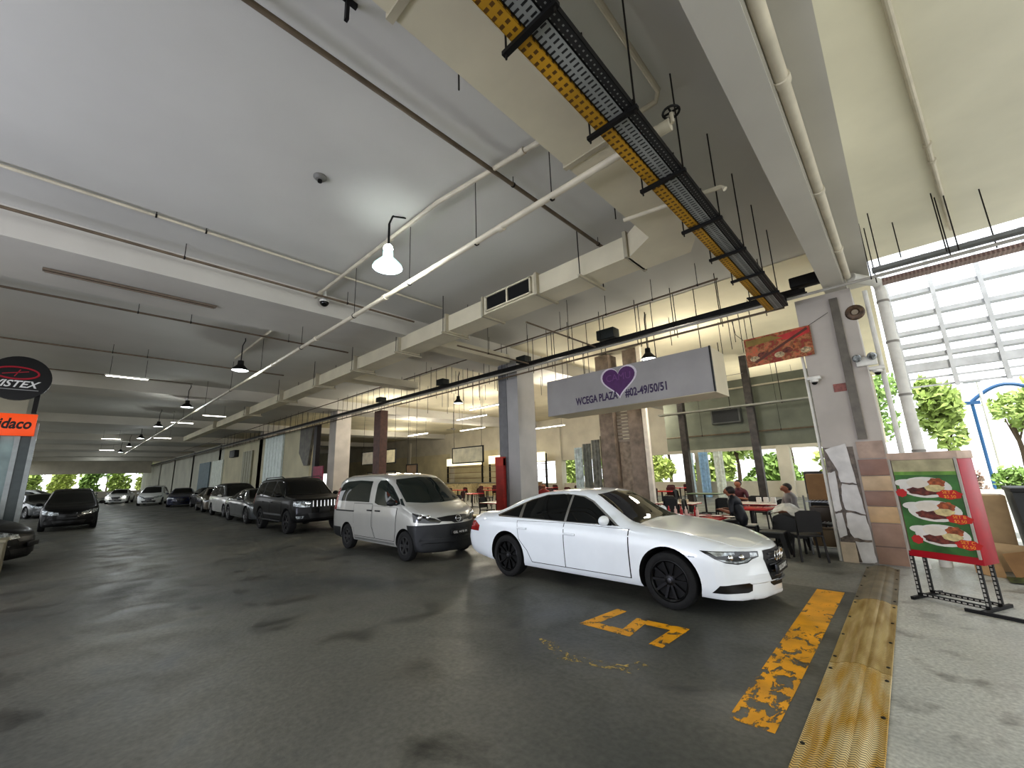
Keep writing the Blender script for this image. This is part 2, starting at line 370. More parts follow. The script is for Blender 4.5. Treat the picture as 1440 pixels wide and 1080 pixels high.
def cut_arches(me, sp, dark):
    ob = bpy.data.objects.new('b', me); C.objects.link(ob); cut = []
    for x in sp['axles']:
        for s in (-1,1):
            W = max(k[1] for k in sp['halfw'])
            cm = MB().lathe([(sp['arch'],-.5*(W-.35)+0),(sp['arch'],.5*(W-.35)+.2)], 40, Matrix.Translation((x, s*(.35+.5*(W-.35)), sp['wr']+sp.get('archz',.0))) @ Matrix.Rotation(-s*PI/2, 4, 'X')).mesh('c', dark)
            c = bpy.data.objects.new('c', cm); C.objects.link(c); cut.append(c)
            mo = ob.modifiers.new('b', 'BOOLEAN'); mo.operation = 'DIFFERENCE'; mo.object = c; mo.solver = 'EXACT'
            try: mo.material_mode = 'TRANSFER'
            except Exception: pass
    out = bpy.data.meshes.new_from_object(ob.evaluated_get(bpy.context.evaluated_depsgraph_get()))
    for c in cut: bpy.data.objects.remove(c)
    bpy.data.objects.remove(ob)
    out.polygons.foreach_set('use_smooth', [True]*len(out.polygons)); out.set_sharp_from_angle(angle=R(32)); out.update()
    return out
def patch(bvh, poly, O, U, V, D, off, step=.05, smooth=0):
    """a panel cut from the body: outline (u,v) on a plane, cast along D onto the skin and lifted off it"""
    O, U, V, D = Vector(O), Vector(U).normalized(), Vector(V).normalized(), Vector(D).normalized()
    bm = bmesh.new(); bm.faces.new([bm.verts.new((a,b,0)) for a, b in poly])
    for ax in (0,1):
        lo = min(p[ax] for p in poly); hi = max(p[ax] for p in poly); n = max(1, int((hi-lo)/step))
        for i in range(1, n):
            c = [0,0,0]; c[ax] = lo+(hi-lo)*i/n; nn = [0,0,0]; nn[ax] = 1
            bmesh.ops.bisect_plane(bm, geom=bm.verts[:]+bm.edges[:]+bm.faces[:], plane_co=c, plane_no=nn)
    nor = {}; dead = []
    for v in bm.verts:
        p = O+U*v.co.x+V*v.co.y
        h = bvh.ray_cast(p, D)
        if h[0] is None: dead.append(v); continue
        n = h[1] if h[1].dot(D) < 0 else -h[1]
        v.co = h[0]+n*off; nor[v] = n
    bmesh.ops.delete(bm, geom=dead, context='VERTS')
    ed = [e for e in bm.edges if e.is_boundary]
    ex = bmesh.ops.extrude_edge_only(bm, edges=ed); nv = [g for g in ex['geom'] if isinstance(g, bmesh.types.BMVert)]
    src = {}
    for v in nv:
        o = min((e.other_vert(v) for e in v.link_edges if e.other_vert(v) in nor), key=lambda q: (q.co-v.co).length, default=None)
        if o is not None: v.co = v.co-nor[o]*(off+.008)
    me = bpy.data.meshes.new('panel'); bmesh.ops.recalc_face_normals(bm, faces=bm.faces)
    bm.to_mesh(me); bm.free()
    if me.polygons:      # outward
        c = sum(((p.normal.dot(D))*p.area for p in me.polygons), 0.)
        if c > 0: me.flip_normals()
    me.polygons.foreach_set('use_smooth', [True]*len(me.polygons)); me.set_sharp_from_angle(angle=R(40))
    return me
def cut_part(me0, planes, off):
    bm = bmesh.new(); bm.from_mesh(me0)
    for co_, no_ in planes: bmesh.ops.bisect_plane(bm, geom=bm.verts[:]+bm.edges[:]+bm.faces[:], plane_co=co_, plane_no=no_, clear_outer=True)
    for v in bm.verts: v.co += v.normal*off
    me = bpy.data.meshes.new('cut'); bm.to_mesh(me); bm.free()
    me.polygons.foreach_set('use_smooth', [True]*len(me.polygons)); me.set_sharp_from_angle(angle=R(32)); return me
TYRE = S('tyre_rubber',24,24,24, rough=.85, var=.2, scale=30); DARKIN = S('arch_lining',10,10,10, rough=.9); BLKPL = S('black_plastic',24,26,28, rough=.5, var=.1)
GLASS = mat('tinted_glass', (.004,.005,.005), .03, var=.1, spec=.42); GLASSG = mat('green_tint_glass', (.014,.022,.02), .03, var=.1, spec=.7)
CHROME = mat('chrome', (.75,.75,.75), .12, 1., var=.03); LENS = mat('lamp_lens', srgb(168,174,176), .1, .35, var=.5, scale=18, coat=1.)
LAMPD = mat('lamp_dark', srgb(28,30,32), .15, .3, var=.4, scale=14, coat=1.); RED = mat('tail_lamp', srgb(150,16,14), .15, var=.2, coat=.6)
PLATE = S('plate_black',16,16,17, rough=.4); CHARS = S('plate_characters',228,228,224, rough=.5); PLATEW = S('plate_white',225,225,220, rough=.4)
DLAMP = mat('driving_lamp', (1,1,1), .3, emit=(1,.95,.85), estr=14)
def paint(name, r, g, b, metal=0., rough=.28): return S('paint_'+name, r, g, b, rough=rough, metal=metal, var=.015, scale=3, coat=1.)
def wheel(t, x, y, s, sp, rimm, spokes=10):
    """s=-1: right side of the car"""
    rw, wd = sp['wr'], sp.get('tw', .225); rr = rw*sp.get('rimk', .70)
    M = Matrix.Translation((x,y,rw)) @ Matrix.Rotation(-s*PI/2, 4, 'X')
    key = ('w', sp['name'], s)
    if key not in WH:
        I = Matrix.Identity(4)
        ty = MB().lathe([(rr,-.5*wd),(rr+.02,-.5*wd),(rw-.03,-.48*wd),(rw-.008,-.40*wd),(rw,-.25*wd),(rw,.25*wd),(rw-.008,.40*wd),(rw-.03,.48*wd),(rr+.02,.5*wd),(rr,.46*wd),(rr-.004,.2*wd)], 40, I)
        rm = MB().lathe([(rr,-.45*wd),(rr,.44*wd),(rr-.014,.46*wd),(rr-.03,.40*wd),(rr-.035,.05*wd),(.0001,0.*wd)], 40, I)
        z1, z2 = .30*wd, .38*wd
        for k in range(spokes):
            a = 2*PI*k/spokes
            for da in ((-.07,.07) if spokes <= 6 else (0,)):
                c, q = math.cos(a+da), math.sin(a+da); c0, q0 = math.cos(a), math.sin(a)
                rm.bar((.04*c0,.04*q0,z1),( (rr-.02)*c,(rr-.02)*q,z2-.01), .05 if spokes <= 6 else .032, .03)
        rm.lathe([(.075,.1*wd),(.075,.34*wd),(.05,.38*wd),(.0001,.38*wd)], 20, I)
        hb = MB().lathe([(.03,.37*wd),(.03,.40*wd),(.022,.41*wd),(.0001,.41*wd)], 16, I)
        WH[key] = (ty.mesh('tyre', TYRE), rm.mesh('rim', rimm), hb.mesh('hub_cap', S('hub_grey',70,70,72, metal=.6, rough=.35)))
    ty, rm, hb = WH[key]
    w = link('wheel', ty, t); w.matrix_local = M
    link('rim', rm, w); link('hub_cap', hb, w)
WH = {}
def side(bvh, poly, s, off, step=.05): return patch(bvh, poly, (0,s*3,0), (1,0,0), (0,0,1), (0,-s,0), off, step)
def front(bvh, poly, off, step=.04): return patch(bvh, poly, (5,0,0), (0,1,0), (0,0,1), (-1,0,0), off, step)
def rear(bvh, poly, off, step=.04): return patch(bvh, poly, (-5,0,0), (0,1,0), (0,0,1), (1,0,0), off, step)
def diag(bvh, poly, s, off, e=1, k=.8, step=.03, m=(0,1)):   # cast in from the front (e=1) or rear corner
    poly = [(m[0]+a*m[1], b) for a, b in poly]
    D = Vector((-e*k, -s*math.sqrt(1-k*k), 0)); U = Vector((e*math.sqrt(1-k*k), -s*k, 0))
    return patch(bvh, poly, -D*6, U, (0,0,1), D, off, step)
def rrect(a, b, c, d, r=.02, n=3):
    out = []
    for cx, cy, st in ((b-r,d-r,0),(a+r,d-r,90),(a+r,c+r,180),(b-r,c+r,270)):
        for i in range(n+1):
            t = R(st+90*i/n); out.append((cx+r*math.cos(t), cy+r*math.sin(t)))
    return out
def make_car(sp, label, cat, paintm, loc, rz=0., group=None, plate=None, far=False):
    t = thing(sp['kind'], label, cat, loc, rz, group)
    raw = loft_body(sp); raw.materials.append(paintm)
    me = cut_arches(raw, sp, DARKIN)
    link('body', me, t)
    bm = bmesh.new(); bm.from_mesh(raw); bvh = BVHTree.FromBMesh(bm); bm.free()
    for x in sp['axles']:
        for s in (-1,1): wheel(t, x, s*(sp['track']), s, sp, sp['rim'], sp.get('spokes', 10))
    def P(name, me, m, par=t, lab=None):
        me.materials.clear(); me.materials.append(m); return link(name, me, par, lab)
    for s in (-1,1):
        for nm, poly, off, m in sp['sidep']:
            m = paintm if m == 'paint' else m
            P(nm, side(bvh, poly, s, off), m)
        for nm, poly, off, m in sp.get('cornerp', []):
            P(nm, diag(bvh, poly, s, off, 1, sp.get('ck', .8), .03, sp['cm']), m)
        for nm, poly, off, m in sp.get('rcornerp', []):
            P(nm, diag(bvh, poly, s, off, -1, .8, .03, sp['rm']), m)
        for x, z in sp.get('handles', []):
            h = bvh.ray_cast(Vector((x,s*3,z)), Vector((0,-s,0)))[0]
            P('door_handle', MB().box((x-.11,h.y-.004,z-.016),(x+.11,h.y+s*.028,z+.016), bev=.008).mesh('h', CHROME), sp.get('handlem') or paintm)
        mx, mz = sp['mirror']; h = bvh.ray_cast(Vector((mx,s*3,mz)), Vector((0,-s,0)))[0]; yy = h.y+s*.13
        mm = MB().ball((0,0,0), .1, 8, (.62,1.12,.72)).mesh('m', paintm); mm.transform(Matrix.Translation((mx+.02,yy,mz+.05)))
        mo = P('wing_mirror', mm, sp.get('mirrorm') or paintm)
        P('mirror_stalk', MB().bar((mx+.02,h.y-s*.02,mz),(mx+.02,yy,mz+.02),.06,.035).mesh('ms', BLKPL), BLKPL, mo)
    for nm, poly, off, m in sp['frontp']: P(nm, front(bvh, poly, off), paintm if m == 'paint' else m)
    for nm, poly, off, m in sp['rearp']: P(nm, rear(bvh, poly, off), paintm if m == 'paint' else m)
    for nm, poly, off, m in sp.get('topp', []):
        P(nm, patch(bvh, poly, (0,0,4), (1,0,0), (0,1,0), (0,0,-1), off), paintm if m == 'paint' else m)
    for nm, planes, off, m in sp.get('cuts', []): P(nm, cut_part(me, planes, off), m)
    if sp.get('extra'): sp['extra'](t, bvh, P)
    # number plates
    for e, (pz, pw, ph) in ((1, sp['plate']), (-1, sp['rplate'])):
        h = bvh.ray_cast(Vector((e*5,0,pz)), Vector((-e,0,0)))[0]; x = h.x+e*sp.get('plateoff', .03)
        p = P('number_plate', MB().box((x-e*.03,-pw/2,pz-ph/2),(x,pw/2,pz+ph/2), bev=.004).mesh('np', PLATE), sp.get('platem') or PLATE)
        if plate and e == 1 and not far:
            M = frame((x+e*.001,0,pz), (0,e,0), (0,0,1))
            tx = text(plate, ph*.72, M, CHARS if (sp.get('platem') or PLATE) == PLATE else PLATE, 'plate_lettering', None); tx.parent = p
    return t

# sedan (the white one) -------------------------------------------------------
def rings(t, bvh, P):
    for k in range(4):
        y = -.135+.09*k
        h = bvh.ray_cast(Vector((5,y,.635)), Vector((-1,0,0)))[0]
        P('emblem_ring', MB().tube([(h.x+.028, y+.055*math.cos(2*PI*i/20), .635+.055*math.sin(2*PI*i/20)) for i in range(21)], .0075, 6, False).mesh('r', CHROME), CHROME)
    for i in range(6):
        z = .36+.062*i; w = .40+.05*min(i, 4)-(.06 if i == 5 else 0)
        ys = [-w/2+w*k/12 for k in range(13)]
        pts = [(bvh.ray_cast(Vector((5,y,z)), Vector((-1,0,0)))[0].x+.014, y, z) for y in ys]
        P('grille_bar', MB().tube(pts, .009, 6).mesh('gb', CHROME), S('grille_bar',96,98,100, metal=.8, rough=.3))
A6 = dict(name='A6', cm=(1.25,1.22), rm=(1.12,1.), kind='sedan', axles=(1.336,-1.576), wr=.342, arch=.402, archz=.012, track=.80, tw=.24, rimk=.74, rim=S('black_alloy',16,16,17, rough=.35, metal=.5), spokes=10,
 top=[(-2.54,.56),(-2.525,.72),(-2.49,.90),(-2.44,.995),(-2.38,1.03),(-2.1,1.05),(-1.92,1.075),(-1.7,1.165),(-1.35,1.315),(-1.0,1.405),(-.6,1.445),(-.25,1.455),(.02,1.435),(.17,1.39),(.45,1.235),(.72,1.07),(.82,1.02),(.95,.992),(1.45,.94),(1.9,.865),(2.15,.80),(2.26,.77),(2.33,.745),(2.365,.715),(2.382,.65),(2.389,.55),(2.39,.46)],
 bot=[(-2.54,.50),(-2.52,.38),(-2.45,.29),(-2.2,.235),(-1.8,.20),(1.8,.185),(2.2,.18),(2.35,.185),(2.378,.205),(2.387,.25),(2.39,.36)],
 belt=[(-2.54,.53),(-2.5,.74),(-2.4,.90),(-2.1,.955),(-1.5,.965),(-.5,.945),(.5,.925),(.8,.912),(1.4,.868),(1.9,.79),(2.2,.715),(2.32,.67),(2.36,.63),(2.385,.5),(2.39,.42)],
 halfw=[(-2.54,.76),(-2.5,.80),(-2.3,.86),(-2.0,.905),(-1.456,.932),(0,.93),(1.3,.932),(1.7,.925),(2.0,.90),(2.2,.865),(2.33,.82),(2.39,.78)],
 roofw=[(-2.54,.62),(-2.2,.70),(-1.95,.69),(-1.5,.62),(-1.1,.575),(-.5,.575),(0,.585),(.18,.60),(.48,.66),(.78,.76),(1.2,.79),(1.9,.78),(2.2,.74),(2.39,.66)],
 bow=[(-2.54,.20),(-2.2,.12),(-1.9,.10),(-1.2,.06),(-.4,.0),(.1,.03),(.4,.07),(.85,.09),(1.6,.10),(2.0,.18),(2.39,.36)],
 sidep=[('window_trim',[(.66,.955),(.44,1.085),(.13,1.28),(-.05,1.350),(-.45,1.385),(-.85,1.362),(-1.2,1.275),(-1.55,1.135),(-1.86,1.01),(-1.80,.985),(-1.2,.98),(-.3,.965)],.003,CHROME),
  ('side_window',[(.60,.965),(.40,1.08),(.11,1.266),(-.07,1.333),(-.27,1.36),(-.27,.975)],.006,GLASS),
  ('side_window',[(-.32,.976),(-.32,1.362),(-.5,1.37),(-.85,1.347),(-1.18,1.262),(-1.28,1.22),(-1.22,.99)],.006,GLASS),
  ('quarter_window',[(-1.30,.995),(-1.34,1.195),(-1.55,1.105),(-1.78,1.01)],.006,GLASS),
  ('door_gap',[(.82,.93),(.815,.30),(-1.0,.30),(-1.09,.47),(-1.27,.64),(-1.31,.94),(-.3,.955)],.0015,DARKIN),
  ('front_door',[(.805,.925),(.80,.31),(-.295,.31),(-.295,.95)],.004,'paint'),
  ('rear_door',[(-.308,.95),(-.308,.31),(-.99,.31),(-1.08,.475),(-1.26,.645),(-1.30,.935)],.004,'paint'),
  ('side_marker',rrect(1.62,1.70,.66,.675,.006),.004,LENS)],
 cornerp=[('headlight',[(-.62,.745),(-.30,.735),(-.04,.715),(-.045,.655),(-.13,.635),(-.19,.60),(-.30,.588),(-.42,.61),(-.52,.66)],.005,LAMPD)],
 rcornerp=[('tail_lamp',[(-.05,.70),(-.06,.86),(-.30,.88),(-.42,.80),(-.40,.70)],.005,RED)], ck=.75,
 handles=[(-.19,.80),(-1.18,.825)], mirror=(.46,.985),
 frontp=[('windscreen',[(-.66,.99),(-.5,1.0),(0,1.015),(.5,1.0),(.66,.99),(.56,1.30),(.52,1.375),(0,1.405),(-.52,1.375),(-.56,1.30)],.004,GLASS),
  ('grille',[(-.33,.715),(.33,.715),(.35,.62),(.25,.33),(.20,.30),(-.20,.30),(-.25,.33),(-.35,.62)],.006,S('grille_black',18,18,19, rough=.35)),],
 rearp=[('rear_window',[(-.60,1.09),(.60,1.09),(.50,1.33),(.40,1.375),(-.40,1.375),(-.50,1.33)],.004,GLASS)],
 topp=[('bonnet',[(.95,-.76),(.95,.76),(1.7,.74),(2.1,.60),(2.22,.40),(2.24,0),(2.22,-.40),(2.1,-.60),(1.7,-.74)],.003,'paint')],
 plate=(.50,.50,.11), rplate=(.78,.52,.12), platem=PLATE, plateoff=.04)
def a6x(t, bvh, P):
    rings(t, bvh, P)
    for s in (-1,1):
        P('fog_grille', diag(bvh, [(-.56,.275),(-.50,.36),(-.20,.375),(-.16,.35),(-.17,.285),(-.22,.268)], s, .005, 1, .75, .03, A6['cm']), S('grille_black',18,18,19))
        for poly in ([(-.56,.735),(-.32,.725),(-.32,.70),(-.50,.685)], [(-.50,.655),(-.42,.622),(-.31,.602),(-.20,.612),(-.14,.645),(-.16,.655),(-.24,.628),(-.32,.622),(-.42,.645)],[(-.15,.71),(-.06,.705),(-.06,.665),(-.15,.66)]):
            P('lamp_strip', diag(bvh, poly, s, .008, 1, .75, .02, A6['cm']), LENS)
        for u_ in (-.37,-.25):
            D = Vector((-.75, -s*math.sqrt(1-.5625), 0)); U = Vector((math.sqrt(1-.5625), -s*.75, 0))
            h = bvh.ray_cast(-D*6+U*(1.25+1.22*u_)+Vector((0,0,.668)), D)
            P('projector', MB().ball((0,0,0),.036,8).mesh('p', CHROME), CHROME).location = h[0]-h[1]*0
    P('front_lip', cut_part(bpy.data.objects[t.name].children[0].data, [((2.2,0,0),(-1,0,0)),((0,0,.235),(0,0,1))], .006), S('lip',225,228,230))
A6['extra'] = a6x
white = paint('white', 232,236,238, rough=.3)
make_car(A6, 'white sedan with black wheels parked in the bay numbered 5', 'car', white, (-3.80,6.36,0), R(-.6), None, 'SLB 2218 K')

# van -------------------------------------------------------------------------
def vanx(t, bvh, P):
    h = bvh.ray_cast(Vector((5,0,.84)), Vector((-1,0,0)))[0]
    P('emblem', MB().tube([(h.x+.03, .065*math.cos(2*PI*i/24), .84+.065*math.sin(2*PI*i/24)) for i in range(25)], .011, 6, False).box((h.x+.015,-.085,.825),(h.x+.035,.085,.855)).mesh('e', CHROME), CHROME)
    for s in (-1,1):
        for u_, r_ in ((-.50,.07),(-.36,.055)):
            D = Vector((-.8, -s*.6, 0)); U = Vector((.6, -s*.8, 0)); h = bvh.ray_cast(-D*6+U*(1.12+1.2*u_)+Vector((0,0,.885)), D)
            P('lamp_reflector', MB().ball((0,0,0),r_,8,(.6,1,1)).mesh('p', CHROME), CHROME).location = h[0]-Vector((.02,0,0))
    for s in (-1,1):
        y = bvh.ray_cast(Vector((-1.4,s*3,.98)), Vector((0,-s,0)))[0].y
        P('door_rail', MB().box((-2.02,y-.004,.925),(-.98,y+s*.012,.955)).mesh('dr', BLKPL), BLKPL)
VAN = dict(name='VAN', cm=(1.12,1.2), rm=(1.2,1.), kind='van', axles=(1.3625,-1.3625), wr=.305, arch=.345, archz=.01, track=.735, tw=.185, rimk=.62, rim=S('steel_wheel',58,58,58, metal=.5, rough=.5), spokes=6, beltin=.97, bulge=.02,
 top=[(-2.2,.60),(-2.19,1.0),(-2.165,1.35),(-2.10,1.62),(-2.02,1.74),(-1.9,1.80),(-1.5,1.845),(-.4,1.855),(.25,1.82),(.5,1.78),(.75,1.67),(1.1,1.43),(1.4,1.225),(1.5,1.165),(1.62,1.125),(1.85,1.045),(2.02,.965),(2.10,.90),(2.155,.81),(2.185,.70),(2.197,.58),(2.2,.46)],
 bot=[(-2.2,.40),(-2.17,.30),(-2.0,.26),(-1.6,.23),(1.6,.215),(2.0,.20),(2.16,.205),(2.187,.235),(2.197,.30),(2.2,.38)],
 belt=[(-2.2,.57),(-2.17,1.0),(-2.05,1.12),(-1.5,1.14),(.3,1.11),(1.0,1.08),(1.45,1.04),(1.8,.94),(2.0,.84),(2.12,.70),(2.2,.44)],
 halfw=[(-2.2,.76),(-2.15,.81),(-2.0,.835),(-1.4,.846),(1.2,.846),(1.6,.84),(1.9,.82),(2.08,.79),(2.2,.74)],
 roofw=[(-2.2,.66),(-2.0,.70),(-1.0,.705),(.3,.70),(.7,.70),(1.1,.74),(1.5,.78),(1.8,.76),(2.0,.72),(2.2,.6)],
 bow=[(-2.2,.10),(-1.9,.03),(-.5,0),(.4,.05),(.9,.14),(1.5,.20),(1.9,.26),(2.2,.40)],
 sidep=[('side_window',[(.03,1.165),(.03,1.60),(.10,1.68),(.38,1.675),(.68,1.53),(1.02,1.29),(1.16,1.165),(1.0,1.125),(.5,1.10),(.2,1.12)],.005,GLASSG),
  ('side_window',[(-.25,1.17),(-.25,1.665),(-.9,1.69),(-1.55,1.67),(-1.85,1.60),(-1.95,1.45),(-1.98,1.18)],.005,GLASSG),
  ('quarter_window',[(1.20,1.15),(1.09,1.26),(1.13,1.28),(1.33,1.12)],.005,GLASSG),
  ('door_gap',[(1.06,1.08),(1.03,.62),(.96,.36),(.12,.36),(-.03,.60),(-.03,1.10)],.0015,DARKIN),
  ('front_door',[(1.04,1.075),(1.015,.62),(.95,.37),(.125,.37),(-.018,.605),(-.018,1.095)],.004,'paint'),
  ('slide_door_gap',[(-.06,1.14),(-.06,.62),(.09,.36),(-.95,.36),(-1.0,.70),(-1.02,1.14)],.0015,DARKIN),
  ('sliding_door',[(-.072,1.13),(-.072,.625),(.075,.37),(-.94,.37),(-.99,.70),(-1.01,1.13)],.004,'paint'),
  ('sill_trim',[(-.95,.285),(-.95,.33),(.95,.33),(.95,.285)],.004,S('sill_grey',120,120,116)),
  ('fuel_flap',rrect(-1.0,-.90,.55,.66,.03),.004,'paint')],
 cornerp=[('headlight',[(-.66,.985),(-.63,.80),(-.40,.775),(-.18,.765),(-.14,.80),(-.26,.86),(-.48,.93)],.006,LAMPD)], ck=.8,
 rcornerp=[('tail_lamp',[(-.50,.95),(-.50,1.5),(-.62,1.5),(-.64,.95)],.006,RED)],
 handles=[(.22,.985),(-.17,.985)], handlem=BLKPL, mirror=(.98,1.14), mirrorm=BLKPL,
 frontp=[('windscreen',[(-.735,1.20),(-.4,1.165),(0,1.155),(.4,1.165),(.735,1.20),(.66,1.60),(.60,1.69),(0,1.735),(-.60,1.69),(-.66,1.60)],.005,GLASSG),
  ('grille',[(-.44,.875),(-.20,.90),(0,.905),(.20,.90),(.44,.875),(.36,.80),(.16,.785),(.10,.755),(-.10,.755),(-.16,.785),(-.36,.80)],.006,S('grille_black',18,18,19))],
 rearp=[('rear_window',[(-.6,1.18),(.6,1.18),(.55,1.62),(-.55,1.62)],.005,GLASSG)],
 topp=[('bonnet',[(1.60,-.73),(1.60,.73),(1.85,.66),(1.98,.45),(2.03,0),(1.98,-.45),(1.85,-.66)],.003,'paint')],
 cuts=[('front_bumper',[((1.56,0,.5),(-1,0,-.35)),((0,0,.70),(-.02,0,1)),((0,0,.20),(0,0,-1))],.012,BLKPL),('rear_bumper',[((-1.72,0,.5),(1,0,0)),((0,0,.52),(0,0,1))],.012,BLKPL)],
 plate=(.565,.46,.10), rplate=(.70,.5,.11), plateoff=.045)
VAN['extra'] = vanx
silver = paint('silver', 187,186,180, .35, .36)
make_car(VAN, 'silver delivery van with black front bumper parked behind the white sedan', 'van', silver, (-9.45,5.93,0), R(-.4), None, 'GBL 4478 M')

# black four-wheel drive -------------------------------------------------------
def suvx(t, bvh, P):
    for k in range(7):
        y = -.36+.12*k; h = bvh.ray_cast(Vector((5,y,.98)), Vector((-1,0,0)))[0]
        P('grille_bar', MB().bar((h.x+.02,y,.86),(h.x+.0,y,1.06),.035,.03).mesh('gb', CHROME), CHROME)
    for s in (-1,1):
        y = s*.74
        P('roof_rail', MB().tube([(-1.9,y*.9,1.80),(-1.8,y*.9,1.87),(0,y*.9,1.89),(.2,y*.9,1.83)],.018,6).mesh('rr', BLKPL), BLKPL)
        P('side_step', MB().box((-.95,s*.80,.36),(.95,s*.97,.41), bev=.015).mesh('ss', BLKPL), BLKPL)
SUV = dict(name='SUV', cm=(1.1,1.2), rm=(1.24,1.), kind='four_wheel_drive', axles=(1.42,-1.42), wr=.38, arch=.43, archz=.02, track=.80, tw=.25, rimk=.66, rim=S('dark_alloy',52,52,54, metal=.7, rough=.35), spokes=6, beltin=.96,
 top=[(-2.45,.75),(-2.43,1.1),(-2.38,1.5),(-2.28,1.73),(-2.1,1.81),(-1.5,1.85),(-.4,1.86),(.1,1.83),(.35,1.765),(.7,1.53),(1.0,1.30),(1.1,1.235),(1.3,1.215),(1.8,1.175),(2.1,1.13),(2.22,1.06),(2.27,.9),(2.3,.66)],
 bot=[(-2.45,.58),(-2.4,.46),(-2.2,.40),(-1.6,.36),(1.6,.36),(2.1,.36),(2.25,.38),(2.3,.46)],
 belt=[(-2.45,.72),(-2.4,1.08),(-2.2,1.17),(0,1.14),(1.0,1.12),(1.6,1.09),(2.1,1.0),(2.25,.86),(2.3,.62)],
 halfw=[(-2.45,.84),(-2.3,.90),(-1.6,.94),(1.6,.94),(2.0,.91),(2.2,.87),(2.3,.82)],
 roofw=[(-2.45,.72),(-2.1,.74),(-.5,.72),(.3,.71),(.7,.75),(1.1,.83),(1.7,.85),(2.1,.80),(2.3,.70)],
 bow=[(-2.45,.12),(-2,.03),(0,0),(.6,.06),(1.1,.10),(1.8,.10),(2.3,.24)],
 sidep=[('side_window',[(.98,1.18),(.68,1.42),(.36,1.66),(.1,1.73),(-.25,1.74),(-.25,1.17)],.005,GLASS),('side_window',[(-.33,1.17),(-.33,1.74),(-1.28,1.73),(-1.28,1.19)],.005,GLASS),('quarter_window',[(-1.38,1.2),(-1.38,1.72),(-2.0,1.68),(-2.15,1.5),(-2.12,1.24)],.005,GLASS),
  ('front_door',[(.92,1.08),(.90,.46),(-.28,.46),(-.28,1.12)],.005,'paint'),('rear_door',[(-.30,1.12),(-.30,.46),(-.96,.46),(-1.1,.72),(-1.3,.82),(-1.32,1.12)],.005,'paint'),
  ('body_trim',[(-.95,.56),(-.95,.62),(.92,.62),(.92,.56)],.012,S('trim_silver',120,122,124, metal=.6, rough=.3))],
 cornerp=[('headlight',[(-.56,1.06),(-.54,.91),(-.30,.86),(-.12,.86),(-.10,1.03),(-.30,1.06)],.008,LENS),('fog_lamp',[(-.44,.58),(-.42,.50),(-.26,.50),(-.24,.58)],.008,LENS)],
 rcornerp=[('tail_lamp',[(-.44,.9),(-.44,1.3),(-.56,1.3),(-.58,.9)],.006,RED)],
 handles=[(-.14,.99),(-1.14,1.0)], mirror=(.80,1.20),
 frontp=[('windscreen',[(-.76,1.26),(0,1.25),(.76,1.26),(.66,1.66),(.6,1.72),(0,1.75),(-.6,1.72),(-.66,1.66)],.005,GLASS),('grille',[(-.44,1.06),(.44,1.06),(.46,.92),(.38,.82),(-.38,.82),(-.46,.92)],.006,S('grille_black',18,18,19)),('lower_grille',[(-.5,.66),(.5,.66),(.44,.5),(-.44,.5)],.006,S('grille_black',18,18,19))],
 rearp=[('rear_window',[(-.62,1.22),(.62,1.22),(.55,1.65),(-.55,1.65)],.005,GLASS)],
 plate=(.72,.36,.17), rplate=(.9,.5,.12))
SUV['extra'] = suvx
black = mat('paint_black', srgb(10,10,11), .4, var=.05, scale=3, coat=.22, spec=.18); 
suv_car = make_car(SUV, 'black four-wheel drive with chrome grille bars parked behind the silver van', 'car', black, (-17.05,6.15,0), 0, None, None)

